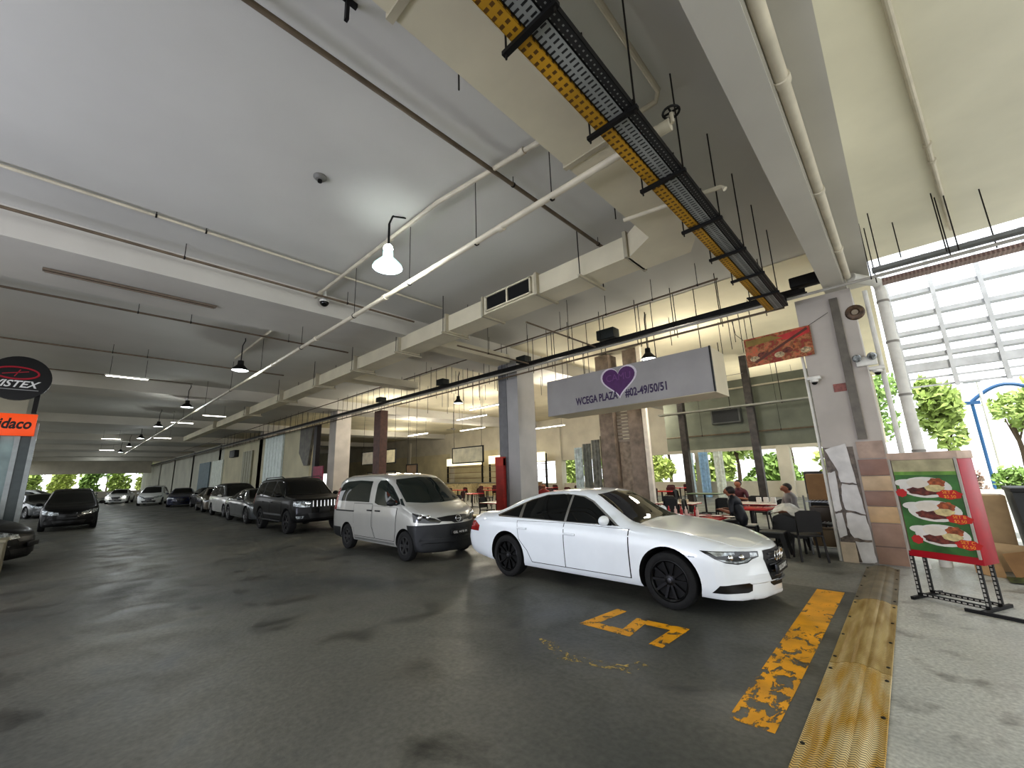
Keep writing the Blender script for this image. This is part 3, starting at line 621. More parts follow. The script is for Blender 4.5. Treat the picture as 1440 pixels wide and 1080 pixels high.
# hatchback-shaped family car (used for the people carriers and small cars) ------
def spec(base, **k): d = dict(base); d.update(k); return d
MPV = dict(name='MPV', cm=(1.27,1.5), rm=(1.15,1.), kind='people_carrier', axles=(1.40,-1.40), wr=.32, arch=.365, archz=.01, track=.77, tw=.21, rimk=.68, rim=S('grey_alloy',130,130,130, metal=.8, rough=.3), spokes=10, beltin=.96,
 top=[(-2.3,.6),(-2.28,.95),(-2.2,1.3),(-2.08,1.54),(-1.9,1.63),(-1.3,1.70),(-.5,1.72),(.1,1.68),(.5,1.56),(1.0,1.31),(1.4,1.10),(1.55,1.05),(1.85,.96),(2.1,.86),(2.22,.77),(2.28,.64),(2.3,.5)],
 bot=[(-2.3,.46),(-2.26,.32),(-2.1,.26),(-1.6,.21),(1.6,.2),(2.1,.19),(2.25,.21),(2.3,.3)],
 belt=[(-2.3,.57),(-2.25,.9),(-2.1,1.04),(-1.0,1.03),(.5,.99),(1.3,.96),(1.8,.88),(2.1,.75),(2.3,.47)],
 halfw=[(-2.3,.76),(-2.2,.82),(-1.9,.87),(-1.2,.89),(1.3,.89),(1.8,.87),(2.1,.82),(2.3,.74)],
 roofw=[(-2.3,.62),(-2.0,.66),(-1,.65),(.2,.64),(.7,.68),(1.3,.76),(1.8,.76),(2.3,.6)],
 bow=[(-2.3,.16),(-1.9,.08),(-.5,0),(.3,.05),(1,.13),(1.6,.16),(2.3,.38)],
 sidep=[('side_window',[(.98,1.02),(.60,1.27),(.25,1.46),(-.1,1.54),(-.25,1.55),(-.25,1.04)],.005,GLASS),('side_window',[(-.32,1.04),(-.32,1.56),(-1.2,1.56),(-1.2,1.07)],.005,GLASS),('quarter_window',[(-1.28,1.08),(-1.28,1.555),(-1.7,1.52),(-1.95,1.4),(-2.0,1.14)],.005,GLASS),
  ('front_door',[(.95,.94),(.92,.34),(-.28,.34),(-.28,1.0)],.004,'paint'),('rear_door',[(-.30,1.0),(-.30,.34),(-.96,.34),(-1.06,.6),(-1.25,.72),(-1.28,1.0)],.004,'paint')],
 cornerp=[('headlight',[(-.62,.86),(-.55,.70),(-.28,.64),(-.14,.66),(-.16,.74),(-.38,.82)],.006,LENS)],
 rcornerp=[('tail_lamp',[(-.42,.8),(-.42,1.2),(-.54,1.2),(-.56,.8)],.006,RED)],
 handles=[(-.12,.86),(-1.12,.89)], mirror=(.80,1.03),
 frontp=[('windscreen',[(-.70,1.09),(0,1.06),(.70,1.09),(.58,1.50),(.52,1.57),(0,1.62),(-.52,1.57),(-.58,1.50)],.005,GLASS),('grille',[(-.40,.68),(.40,.68),(.34,.58),(-.34,.58)],.006,S('grille_black',18,18,19)),('lower_grille',[(-.5,.42),(.5,.42),(.44,.28),(-.44,.28)],.006,S('grille_black',18,18,19))],
 rearp=[('rear_window',[(-.6,1.1),(.6,1.1),(.52,1.5),(-.52,1.5)],.005,GLASS)],
 plate=(.50,.46,.10), rplate=(.72,.5,.11))
SED = spec(A6, name='SED', extra=None, cuts=[], rim=S('grey_alloy',130,130,130), spokes=10, platem=PLATE,
 cornerp=[('headlight',[(-.62,.755),(-.30,.735),(-.10,.70),(-.12,.62),(-.30,.60),(-.50,.66)],.005,LENS)],
 frontp=[A6['frontp'][0],('grille',[(-.36,.68),(.36,.68),(.30,.57),(-.30,.57)],.006,S('grille_black',18,18,19)),('lower_grille',[(-.5,.40),(.5,.40),(.44,.27),(-.44,.27)],.006,S('grille_black',18,18,19))])
grey = paint('dark_grey', 62,66,68, .3); pearl = paint('pearl', 214,214,210); bronze = paint('bronze', 112,104,92, .5); navy = paint('navy', 22,30,62); ivory = paint('ivory', 222,224,222)
g_ = 'parked cars down the lane'
mpv = make_car(spec(MPV, name='MPV2'), 'pale people carrier with dark roof, third car beyond the silver van', 'car', pearl, (-27.7,6.6,0), 0, g_)
link('roof_panel', cut_part([c for c in kids(mpv) if c.name.startswith('body')][0].data, [((0,0,1.03),(0,0,-1))], .003), mpv).data.materials.append(black)
for p_ in kids(mpv):
    if p_.name.startswith('roof_panel'):
        p_.data.materials.clear(); p_.data.materials.append(black); p_.data.polygons.foreach_set('material_index', [0]*len(p_.data.polygons))
sed = make_car(SED, 'dark grey sedan parked directly behind the black four-wheel drive', 'car', grey, (-22.5,6.35,0), 0, g_)
pn = lambda a, b: {a.name: b}
dup(sed, (-33.6,6.9,0), R(-4), 'bronze sedan parked behind the pale people carrier', g_, swap=pn(grey, bronze))
dup(sed, (-44.5,6.7,0), R(-10), 'navy blue sedan in front of the white people carrier far down the lane', g_, swap=pn(grey, navy))
m2 = make_car(spec(MPV, name='MPV3'), 'white people carrier parked far down the lane behind the navy sedan', 'car', ivory, (-51.5,5.6,0), R(-14), g_)
m3 = dup(sed, (-62,4.0,0), R(-12), 'white sedan driving up the lane with its lamps lit', None, swap=pn(grey, ivory))
for s in (-1,1):
    o = MB().ball((2.2,s*.66,.68), .09, 6).build('lit_lamp', DLAMP, m3, world=False)
dup(sed, (-39.2,7.6,0), R(0), 'black sedan in shadow between the bronze and navy sedans', g_, swap=pn(grey, black))
# left side of the lane
lsuv = make_car(spec(MPV, name='MPV4', rim=SUV['rim']), 'black car facing the camera in the middle of the lane', 'car', black, (-28.2,.22,0), 0, None, None)
dup(lsuv, (-16.2,-2.6,0), R(72), 'black car nosing out from beside the stall with the round sign')
dup(sed, (-41,-1.2,0), R(20), 'grey sedan parked behind the black car in the lane', g_)
dup(sed, (-49,-2.4,0), R(60), 'silver sedan parked across the far end of the lane', g_, swap=pn(grey, silver))
dup(m2, (-60,-2.2,0), R(70), 'white people carrier parked near the far opening', g_)
dup(sed, (-72,1.5,0), R(5), 'navy sedan at the far end of the lane', g_, swap=pn(grey, navy))
# ==SERVICES==
# ------------------------------------------------------------------ ceiling services
duct_m = mat('duct_cream', srgb(208,200,176), .6, var=.06, scale=1.2, detail=7); duct_e = mat('duct_flange', srgb(176,168,146), .6, var=.1, scale=2)
rod_m = S('rod_steel',44,40,36, metal=.6, rough=.55); dark_m = S('dark_steel',30,29,28, metal=.5, rough=.5, var=.2); pipe_m = mat('pipe_paint', srgb(198,190,170), .55, var=.08, scale=3)
pipeb = mat('brown_pipe', srgb(112,98,80), .6, var=.15, scale=3); wht = S('white_plastic',222,220,212, rough=.5)
t = thing('air_duct', 'long cream air duct that turns a corner under the ceiling', 'air duct', (0,0,0))
poly = [(-2.23,-5.),(-1.73,-5.),(-1.73,5.95),(-1.95,6.35),(-2.75,6.35),(-2.75,5.8),(-2.23,5.45)]
MB().prism(poly, (0,0,5.1), (1,0,0), (0,1,0), (0,0,.42)).build('duct_elbow', duct_m, t)
segs = [(-2.75,-4.7,0),(-4.7,-6.15,.06),(-6.15,-7.5,0),(-7.5,-9.6,0),(-9.6,-12.2,-.02),(-12.2,-15.2,-.04),(-15.2,-19,-.06),(-19,-24,-.08),(-24,-31,-.09),(-31,-42,-.1)]
for a, b, e in segs: MB().box((a,5.8-e,5.13),(b,6.35+e*.5,5.52+e*.4)).build('duct_section', duct_m, t)
for x in (-2.75,-4.66,-6.19,-7.5,-9.6,-12.2,-15.2,-19,-24,-31): MB().box((x-.03,5.72,5.10),(x+.03,6.42,5.56)).build('flange', duct_e, t)
for y in (-3.2,-1,1.2,3.4): MB().box((-2.26,y-.03,5.08),(-1.70,y+.03,5.55)).build('flange', duct_e, t)
gr = MB().box((-6.02,5.715,5.19),(-4.80,5.74,5.48)).build('vent_grille', DARKIN, t)
MB().box((-6.06,5.69,5.17),(-6.02,5.75,5.5)).box((-4.80,5.69,5.17),(-4.76,5.75,5.5)).box((-6.06,5.69,5.48),(-4.76,5.75,5.51)).box((-6.06,5.69,5.16),(-4.76,5.75,5.19)).box((-5.43,5.69,5.19),(-5.39,5.75,5.48)).build('vent_frame', duct_m, gr)
for x in (-9.0,-14.1): MB().box((x-.3,6.35,5.2),(x+.3,9.2,5.46)).build('branch_duct', duct_m, t)
for x in (-3.6,-7.5,-9.6,-12.2,-15.2,-19,-24):
    MB().tube([(x,5.66,5.07),(x,5.66,6.0)], .009, 6).build('hanger_rod', rod_m, t); MB().tube([(x,6.44,5.07),(x,6.44,6.0)], .009, 6).build('hanger_rod', rod_m, t)
    MB().box((x-.02,5.62,5.05),(x+.02,6.48,5.09)).build('support_angle', duct_e, t)
for y in (-2.2,1.9,4.6):
    MB().tube([(-2.3,y,5.04),(-2.3,y,6.0)], .008, 6).build('hanger_rod', rod_m, t)
# two perforated cable trays running towards the pillar
def slots(name, col, hole, px, py, fx, fy):
    m = bpy.data.materials.new(name); m.use_nodes = True; nt = m.node_tree; N = nt.nodes; L = nt.links; b = N['Principled BSDF']; b.inputs['Roughness'].default_value = .6
    tc = N.new('ShaderNodeTexCoord'); sx = N.new('ShaderNodeSeparateXYZ'); L.new(tc.outputs['Object'], sx.inputs[0])
    def fr(out, p, k):
        a = N.new('ShaderNodeMath'); a.operation = 'DIVIDE'; L.new(out, a.inputs[0]); a.inputs[1].default_value = p
        c = N.new('ShaderNodeMath'); c.operation = 'FRACT'; L.new(a.outputs[0], c.inputs[0])
        d = N.new('ShaderNodeMath'); d.operation = 'LESS_THAN'; L.new(c.outputs[0], d.inputs[0]); d.inputs[1].default_value = k; return d.outputs[0]
    mu = N.new('ShaderNodeMath'); mu.operation = 'MULTIPLY'; L.new(fr(sx.outputs[0], px, fx), mu.inputs[0]); L.new(fr(sx.outputs[1], py, fy), mu.inputs[1])
    n = N.new('ShaderNodeTexNoise'); n.inputs['Scale'].default_value = 1.5; n.inputs['Detail'].default_value = 6; L.new(tc.outputs['Object'], n.inputs['Vector'])
    c = N.new('ShaderNodeValToRGB'); c.color_ramp.elements[0].position = .3; c.color_ramp.elements[1].position = .7
    c.color_ramp.elements[0].color = (*[q*.6 for q in col], 1); c.color_ramp.elements[1].color = (*col, 1); L.new(n.outputs['Fac'], c.inputs['Fac'])
    mx = N.new('ShaderNodeMix'); mx.data_type = 'RGBA'; L.new(mu.outputs[0], mx.inputs['Factor']); L.new(c.outputs['Color'], mx.inputs[6]); mx.inputs[7].default_value = (*hole, 1)
    L.new(mx.outputs[2], b.inputs['Base Color']); return m
def tray(name, x0, x1, y0, y1, z, m, label, cat, side=.05, sm=None):
    t = thing(name, label, cat, ((x0+x1)/2,(y0+y1)/2,z))
    MB().box((x0,y0,z),(x1,y1,z+.004)).build('tray_base', m, t)
    for x in ((x0,x1) if abs(y1-y0) > abs(x1-x0) else ()): MB().box((x-.003,y0,z),(x+.003,y1,z+side)).build('tray_side', sm or m, t)
    for y in ((y0,y1) if abs(y1-y0) < abs(x1-x0) else ()): MB().box((x0,y-.003,z),(x1,y+.003,z+side)).build('tray_side', sm or m, t)
    return t
yel_m = slots('tray_yellow', srgb(196,150,34), srgb(92,62,12), .055, .075, .62, .38)
gry_m = slots('tray_grey', srgb(150,152,148), (.01,.01,.01), .075, .05, .68, .36); blk_t = slots('tray_black', srgb(30,30,30), srgb(120,120,116), .04, .05, .35, .3)
tray('cable_tray', -1.56, -1.445, -4.5, 9.3, 4.79, yel_m, 'yellow slotted cable tray beside the grey tray, running to the pillar', 'cable tray')
tt = tray('cable_tray', -1.425, -1.285, -4.5, 9.3, 4.79, gry_m, 'grey perforated cable tray with black cables running to the pillar', 'cable tray', .07, dark_m)
for k in range(5): MB().tube([(-1.41+.026*k,-4.5,4.81+.008*(k%2)),(-1.41+.028*k,2,4.815),(-1.40+.026*k,9.2,4.81+.006*(k%3))], .012, 6).build('cable', dark_m, tt)
tray('cable_tray', -1.275, -1.20, -4.5, 9.3, 4.79, blk_t, 'narrow black perforated cable tray on the far side of the grey tray', 'cable tray', .06, dark_m)
for i, y in enumerate((-1.6,-.4,.7,1.8,2.92,3.98,5.15,6.2,7.25,8.3)):
    t = thing('trapeze_hanger', 'black bar on two rods carrying the yellow and grey cable trays', 'hanger', (-1.4,y,4.75), 0, 'hangers of the yellow tray')
    MB().box((-.26,-.022,0),(.24,.022,.036)).build('support_bar', dark_m, t, world=False)
    for x in (-.235,.215): MB().tube([(x,0,-.04),(x,0,1.25)], .0085, 6).build('hanger_rod', rod_m, t, world=False)
# the tray along the front of the food court
t = tray('cable_tray', -95, -.9, 9.42, 9.68, 5.02, dark_m, 'long black cable tray along the front of the food court', 'cable tray', .09)
MB().tube([(-95,9.5,5.14),(-60,9.5,5.13),(-30,9.55,5.14),(-1,9.52,5.13)], .05, 8).build('cable_bundle', dark_m, t)
MB().tube([(-105,9.36,4.97),(-.2,9.36,4.94),(2.5,9.36,4.95),(7,9.36,4.98)], .028, 8).build('conduit_pipe', S('conduit_grey',168,164,156, rough=.4), None, label='light grey conduit along the lower edge of the black tray', cat='pipe')
MB().tube([(-105,9.55,4.86),(-1.3,9.55,4.86)], .026, 8).build('conduit_pipe', pipeb, None, label='brown pipe hung just beneath the long black tray', cat='pipe')
for x, s in ((-5.34,.52),(-8.42,.38),(-12.68,.42),(-17.4,.4)):
    MB().box((x-s*.5,9.40,5.195),(x+s*.5,9.72,5.195+s*.52), bev=.01).build('junction_box', S('box_dark_green',26,32,28, rough=.6), None, label={-5.34:'large dark box on the black tray above the heart sign',-8.42:'dark box on the black tray near the grey pillar',-12.68:'small dark box on the black tray above the silver van',-17.4:'farthest dark box on the long black tray'}[x], cat='junction box')
rng = random.Random(3)
def rods(pts, label, group, r=.009):
    for x, y, z0, z1 in pts: MB().tube([(x,y,z0),(x,y,z1)], r, 6).build('hanger_rod', rod_m, None, label=label, cat='hanger rod', group=group)
x = -1.6; P_ = []
while x > -46:
    P_.append((x,9.40,4.82,6.0)); P_.append((x-.05,9.70,4.82,6.0)); x -= .75+rng.random()*.5
rods(P_, 'thin steel rod hanging the black tray from the ceiling', 'rods of the long black tray')
P_ = [(-2.2-rng.random()*14, 10.4+rng.random()*3, 4.6+rng.random()*.7, 6.0) for i in range(34)]
rods(P_, 'thin steel rod hanging from the food court ceiling', 'rods inside the food court')
rods([(.07,9.34,4.9,6.0),(.21,9.04,5.0,6.0),(.13,9.6,4.9,6.0),(.52,9.75,5.3,6.0)], 'thin rod hanging beside the driveway beam near the pillar', 'rods beside the pillar')
rods([(1.0,9.1,4.95,6.0),(1.05,9.3,4.95,6.0),(1.14,9.2,4.95,6.0),(1.57,9.54,4.95,6.0)], 'thin rod carrying the tray before the louvres', 'rods before the louvres')
t = tray('cable_tray', .2, 8, 9.5, 9.72, 4.86, slots('tray_rust', srgb(176,150,138), srgb(120,96,88), .05, .06, .55, .55), 'pinkish perforated tray in front of the louvre screen', 'cable tray', .06)
MB().box((.1,9.3,5.03),(8,9.45,5.09)).build('cable_trunking', S('trunk_grey',120,122,122, rough=.4), None, label='grey square trunking above the pinkish tray', cat='trunking')
MB().tube([(-1.22,9.28,4.88),(-1.22,9.30,5.0),(-1.32,9.34,5.12),(-1.9,9.39,5.2)], .02, 6).build('loose_cable', dark_m, None, label='black cable looping up from the grey tray to the long black tray', cat='cable')
MB().box((-1.14,9.46,5.195),(-.66,9.7,5.4), bev=.02).build('junction_box', dark_m, None, label='dark box wedged between the black tray and the driveway beam', cat='junction box')
# pipes
def pipe(pts, r, m, label, n=10, hang=(), zt=ZC, sup=.006, joints=(), name='ceiling_pipe', hl=None):
    t = thing(name, label, 'pipe', pts[0]); MB().tube(pts, r, n).build('pipe_run', m, t)
    for x, y, z in hang:
        MB().tube([(x,y,z-r),(x,y,zt)], sup, 6).build('hanger_rod', rod_m, t)
        MB().lathe([(r+.008,-.012),(r+.008,.012)], 12, Matrix.Translation((x,y,z)) @ Matrix.Rotation(PI/2, 4, 'Y' if abs(pts[1][0]-pts[0][0]) > abs(pts[1][1]-pts[0][1]) else 'X')).build('clamp', rod_m, t)
    for x, y, z in joints:
        MB().lathe([(r,-.045),(r+.014,-.04),(r+.014,.04),(r,.045)], 14, Matrix.Translation((x,y,z)) @ Matrix.Rotation(PI/2, 4, 'Y' if abs(pts[1][0]-pts[0][0]) > abs(pts[1][1]-pts[0][1]) else 'X')).build('coupling', m, t)
    return t
t = pipe([(-62,3.52,4.95),(-30,3.52,4.95),(-8,3.52,4.95),(-1.1,3.5,4.95)], .042, pipe_m, 'main cream pipe crossing the lane from the hand wheel valve', 12,
     [(x,3.52,4.95) for x in (-2.55,-3.9,-5.6,-7.6,-10.4,-13.6,-17,-21,-26)], joints=[(-1.55,3.51,4.95),(-3.4,3.52,4.95),(-6.4,3.52,4.95),(-9.5,3.52,4.95),(-12.5,3.52,4.95)])
MB().tube([(-1.25,3.5,4.95),(-1.1,3.5,4.95)], .06, 12).tube([(-1.08,3.5,4.95),(-1.08,3.5,5.06)], .02, 8).build('valve_body', pipe_m, t)
MB().tube([(-1.08+.075*math.cos(2*PI*k/16),3.5+.075*math.sin(2*PI*k/16),5.07) for k in range(17)], .012, 6, False).bar((-1.15,3.5,5.07),(-1.01,3.5,5.07),.014).bar((-1.08,3.43,5.07),(-1.08,3.57,5.07),.014).build('hand_wheel', dark_m, t)
pipe([(-16,3.36,5.88),(-4.6,3.36,5.88),(-2.3,3.62,5.88)], .035, pipe_m, 'cream pipe close under the ceiling behind the lit lamp', joints=[(-3.0,3.54,5.88),(-6,3.36,5.88),(-9,3.36,5.88)])
pipe([(-3.5,-5,5.86),(-3.5,0,5.86),(-3.5,6.4,5.86)], .03, pipeb, 'brown pipe across the ceiling towards the duct corner', hang=[(-3.5,3.9,5.86),(-3.5,6.2,5.86)])
pipe([(-8.0,-5.2,5.93),(-8.0,0,5.93),(-8.0,6.0,5.93)], .024, pipe_m, 'slim pale pipe on the ceiling before the first wide beam', hang=[(-8.0,1.05,5.93),(-8.0,.4,5.93)])
pipe([(-8.8,-5.2,5.72),(-8.8,0,5.72),(-8.8,5.7,5.72)], .024, pipeb, 'dark pipe along the face of the first wide beam', hang=[(-8.8,.9,5.72),(-8.8,3.9,5.72)])
pipe([(-12.6,-5.2,5.75),(-12.6,0,5.75),(-12.6,5.7,5.75)], .024, pipeb, 'dark pipe on the ceiling past the first wide beam', hang=[(-12.6,.6,5.75),(-12.6,3.9,5.75),(-12.6,1.6,5.75)])
pipe([(-17.0,-5.0,5.74),(-17.0,0,5.74),(-17.0,5.2,5.74)], .024, pipeb, 'dark pipe on the ceiling just before the second wide beam', hang=[(-17,.4,5.74),(-17,1.2,5.74)])
pipe([(-21.0,-5.0,5.8),(-21.0,0,5.8),(-21.0,3,5.8)], .02, pipeb, 'thin pipe at the foot of the second wide beam')
pipe([(-1.33,-2,5.92),(-1.33,2.5,5.92),(-1.34,4.0,5.92),(-1.42,4.12,5.92),(-2.0,4.12,5.92)], .032, pipe_m, 'cream elbow pipe on the ceiling between the tray and the driveway beam')
pipe([(-1.02,4.86,4.93),(-1.06,4.86,4.98),(-2.2,4.62,4.98)], .028, pipe_m, 'short capped pipe stub passing under the duct corner')
pipe([(-5.6,6.5,5.0),(-5.6,8.0,5.0),(-5.6,9.3,5.0)], .02, pipeb, 'thin pipe from the duct grille towards the long tray', hang=[(-5.6,8.1,5.0)])
pipe([(-8.0,6.5,5.04),(-8.0,8.0,5.04),(-8.0,9.3,5.04)], .022, pipeb, 'thin dark pipe crossing from the duct near the grey pillar', hang=[(-8.0,7.6,5.04)])
pipe([(-60,8.6,5.5),(-10,8.6,5.5),(-2.2,8.6,5.5)], .02, pipeb, 'long thin pipe between the duct and the black tray', hang=[(x,8.6,5.5) for x in (-2.6,-3.6,-4.8,-6.2,-7.4,-9,-10.6,-12.4)])
pipe([(-.245,-5,5.09),(-.245,2,5.09),(-.25,9.4,5.09)], .058, pipe_m, 'fat cream pipe tucked under the driveway beam', 14, joints=[(-.245,3.9,5.09),(-.25,6.0,5.09),(-.25,8.0,5.09)])
pipe([(.3,2.4,5.96),(.56,4.55,5.96),(1.32,10.8,5.96)], .032, pipe_m, 'cream pipe slanting across the driveway ceiling', joints=[(.92,7.5,5.96),(.98,8.0,5.96)])
t = pipe([(.16,10.2,0),(.16,10.2,4.9),(.14,10.05,5.05),(-.2,9.5,5.09)], .085, wht, 'white rain downpipe standing beside the cracked pillar', 14, name='rain_pipe')
for z in (.9,1.9,2.9,3.9,4.7): MB().lathe([(.095,-.02),(.095,.02)], 16, Matrix.Translation((.16,10.2,z))).build('pipe_bracket', S('bracket_grey',150,146,138), t)
MB().tube([(-.06,9.9,0),(-.06,9.9,4.9)], .04, 10).build('rain_pipe', wht, None, label='slim white pipe in the sun on the corner of the cracked pillar', cat='pipe')
# lamps
def bay_lamp(x, y, z, label, on, top=None, cat='lamp', group=None, r=.225):
    t = thing('pendant_lamp', label, cat, (x,y,z), 0, group)
    MB().lathe([(.0001,.15),(r*.34,.15),(r*.60,.10),(r*.95,.025),(r,0),(r*.97,.035),(r*.63,.12),(r*.37,.18),(r*.34,.3),(.0001,.31)], 24).build('lamp_shade', mat('lamp_dome', srgb(190,214,214), .3, emit=(.55,.8,.82), estr=1.1) if on else dark_m, t, world=False)
    if on: MB().ball((0,0,.33), .075, 8).build('bulb', mat('bulb_on', (1,1,1), .4, emit=(.9,.98,1), estr=60), t, world=False)
    MB().lathe([(.0001,.012),(r*.93,.012),(r*.93,.02),(.0001,.02)], 24).build('diffuser', mat('lamp_glow_on', (1,1,1), .4, emit=(.86,.97,1), estr=22) if on else mat('lamp_glow_dim', (1,1,1), .4, emit=(.9,1,1), estr=5), t, world=False)
    h = ZC-z; MB().tube([(0,0,.3),(0,0,h-.25),(0,.06,h-.08),(0,.3 if on else .05,h)], .014, 8).tube([(.03,0,.3),(.03,0,h-.25),(.03,.06,h-.08)], .008, 6).build('stem', dark_m, t, world=False)
    return t
l1 = bay_lamp(-5.44,3.02,4.98,'brightly lit high bay lamp hanging over the lane', True)
bay_lamp(-13.9,3.06,4.98,'smaller looking high bay lamp farther down the lane', False)
for i, x in enumerate((-22.3,-30.7,-39.1,-47.5,-56)): bay_lamp(x,3.1,5.0,'distant high bay lamp in the lane ceiling', False, group='distant bay lamps')
bay_lamp(-4.6,10.3,4.62,'lit dome lamp hanging behind the heart sign', False, r=.2)
bay_lamp(-13.0,10.6,4.62,'lit dome lamp hanging in the food court above the silver van', False, r=.2)
def tube_light(x, y, z, L, label, on=True, rz=0., group=None):
    t = thing('tube_light', label, 'lamp', (x,y,z), rz, group)
    MB().box((-L/2,-.05,.03),(L/2,.05,.07)).build('batten', wht if on else S('batten_old',112,100,86), t, world=False)
    MB().tube([(-L/2+.03,0,.015),(L/2-.03,0,.015)], .016, 8).build('tube', mat('tube_on', (1,1,1), .4, emit=(1,.97,.88), estr=9) if on else S('tube_off',120,108,94), t, world=False)
    for s in (-1,1): MB().tube([(s*L*.4,0,.07),(s*L*.4,0,(ZC if on else 5.5)-z)], .006, 5).build('hanger_rod', rod_m, t, world=False)
tube_light(-10.3,.45,5.42,2.5,'unlit tube light under the first wide beam',False,PI/2)
for i, (x,y,z) in enumerate(((-16,13.9,4.6),(-13.4,12.6,4.7),(-19.5,17,4.5),(-15,19,4.3),(-24,16,4.5),(-9.2,17,4.5),(-4.0,21,3.9),(-3.0,23.5,3.7),(-6.2,23,3.8))):
    tube_light(x,y,z,2.4,'lit tube light hanging in the food court', True, 0, 'food court tube lights')
for i, (x,y) in enumerate(((-18.6,.9),(-27,5.0),(-31,4.2),(-42,4.6),(-44,1.8),(-58,2.2))):
    tube_light(x,y,5.3,1.1,'small lit tube light in the far lane ceiling', True, PI/2, 'far lane tube lights')
# ceiling bits
t = thing('smoke_detector','small grey detector on the bare ceiling above the lane','detector',(-5.43,1.91,6.0))
MB().lathe([(.09,0),(.09,-.02),(.06,-.05),(.0001,-.06)],18).build('detector_base', S('det',120,118,112), t, world=False); MB().lathe([(.03,-.05),(.03,-.09),(.0001,-.09)],10).build('detector_head', dark_m, t, world=False)
t = thing('dome_camera','black dome camera under the ceiling by the first wide beam','camera',(-9.1,3.5,5.72))
MB().lathe([(.10,.0),(.10,.05),(.05,.08),(.03,.28)],18).build('mount', wht, t, world=False); MB().ball((0,0,0),.1,8).build('dome', GLASS, t, world=False)
MB().box((-2.99,1.15,5.75),(-2.95,1.18,6.0)).box((-2.99,1.05,5.96),(-2.95,1.25,6.0)).build('ceiling_bracket', dark_m, None, label='small black bracket hanging beside the duct near the top edge', cat='bracket')
# ==COURT==
# ------------------------------------------------------------------ signs and the pillar
struct('wall_bulkhead', MB().box((-7.6,18,2.45),(-.7,18.15,5.13)), mat('bulkhead_green', srgb(116,120,104), .6, var=.12, scale=1.4, detail=8))
t = thing('sign_box', 'long white sign box with a purple heart hung over the food court', 'sign', (-5.3,9.75,3.38))
MB().box((-7.68,9.78,3.39),(-2.88,10.75,4.46)).build('sign_case', cream_m, t)
MB().prism([(-2.385,.0),(2.40,.03),(2.42,1.08),(-2.37,1.07)], (-5.29,9.745,3.38), (1,0,0), (0,0,1), (0,.03,0)).build('sign_face', mat('banner_vinyl', srgb(158,155,153), .5, var=.05, scale=1.3, bump=.3), t)
MB().box((-2.895,9.73,3.40),(-2.865,9.79,4.47)).build('sign_edge', dark_m, t)
hp = []
for i in range(40):
    a = 2*PI*i/40; hp.append((.030*16*math.sin(a)**3*1.0, .027*(13*math.cos(a)-5*math.cos(2*a)-2*math.cos(3*a)-math.cos(4*a))))
MB().prism([(x*1.12,z*1.12) for x,z in hp], (-5.24,9.741,4.09), (1,0,0), (0,0,1), (0,.003,0)).build('heart_outline', S('pale_lilac',214,206,214), t)
MB().prism(hp, (-5.24,9.737,4.09), (1,0,0), (0,0,1), (0,.003,0)).build('heart_emblem', S('heart_purple',86,40,98, var=.1), t)
purp = S('letter_purple',58,40,78)
text('CAMU', .26, frame((-5.24,9.735,4.16),(1,0,0),(0,0,1)), S('heart_letters',112,64,122), 'heart_lettering', t)
text('WCEGA PLAZA', .29, frame((-5.97,9.740,3.68),(1,0,.012),(0,0,1)), purp, 'sign_lettering', t, offset=.008, fitw=1.34)
text('#02-49/50/51', .29, frame((-4.5,9.740,3.70),(1,0,.012),(0,0,1)), purp, 'sign_lettering', t, offset=.008, fitw=1.12)
for x in (-7.4,-6.2,-4.2,-3.1): MB().tube([(x,9.86,4.46),(x,9.86,6.0)], .009, 6).build('hanger_rod', rod_m, t)
# food banner
def foodmat():
    m = bpy.data.materials.new('food_banner_print'); m.use_nodes = True; nt = m.node_tree; N = nt.nodes; L = nt.links; b = N['Principled BSDF']; b.inputs['Roughness'].default_value = .5
    tc = N.new('ShaderNodeTexCoord'); v = N.new('ShaderNodeTexVoronoi'); v.inputs['Scale'].default_value = 7; n = N.new('ShaderNodeTexNoise'); n.inputs['Scale'].default_value = 4; n.inputs['Detail'].default_value = 6
    L.new(tc.outputs['Object'], n.inputs['Vector']); L.new(n.outputs['Color'], v.inputs['Vector'])
    r_ = N.new('ShaderNodeValToRGB'); e = r_.color_ramp.elements; e[0].color = (*srgb(120,40,26),1); e[1].color = (*srgb(196,96,60),1)
    for p, c in ((.35,(150,56,38)),(.5,(128,84,40)),(.7,(170,110,70))): q = e.new(p); q.color = (*srgb(*c),1)
    L.new(v.outputs['Distance'], r_.inputs['Fac']); L.new(r_.outputs['Color'], b.inputs['Base Color']); return m
t = thing('food_banner', 'red and orange food picture banner tied to the top of the pillar', 'banner', (-1.56,9.72,3.8))
MB().prism([(-.60,0),(.585,.04),(.59,.64),(-.60,.62)], (-1.56,9.715,3.79), (1,0,0), (0,0,1), (0,.012,0)).build('banner_cloth', foodmat(), t)
MB().prism([(-.2,.52),(.38,.60),(.57,.62),(.57,.5),(.3,.42)], (-1.56,9.712,3.79), (1,0,0), (0,0,1), (0,.002,0)).build('printed_patch', S('banner_red',190,56,52, var=.12), t)
MB().prism([(-.57,.44),(-.57,.58),(-.1,.59),(.12,.5)], (-1.56,9.7115,3.79), (1,0,0), (0,0,1), (0,.002,0)).build('printed_patch', S('banner_olive',142,118,52, var=.15), t)
MB().bar((-2.0,9.709,3.87),(-1.02,9.709,4.38),.05,.003,(0,1,0)).build('printed_stripe', S('banner_line',96,52,34), t)
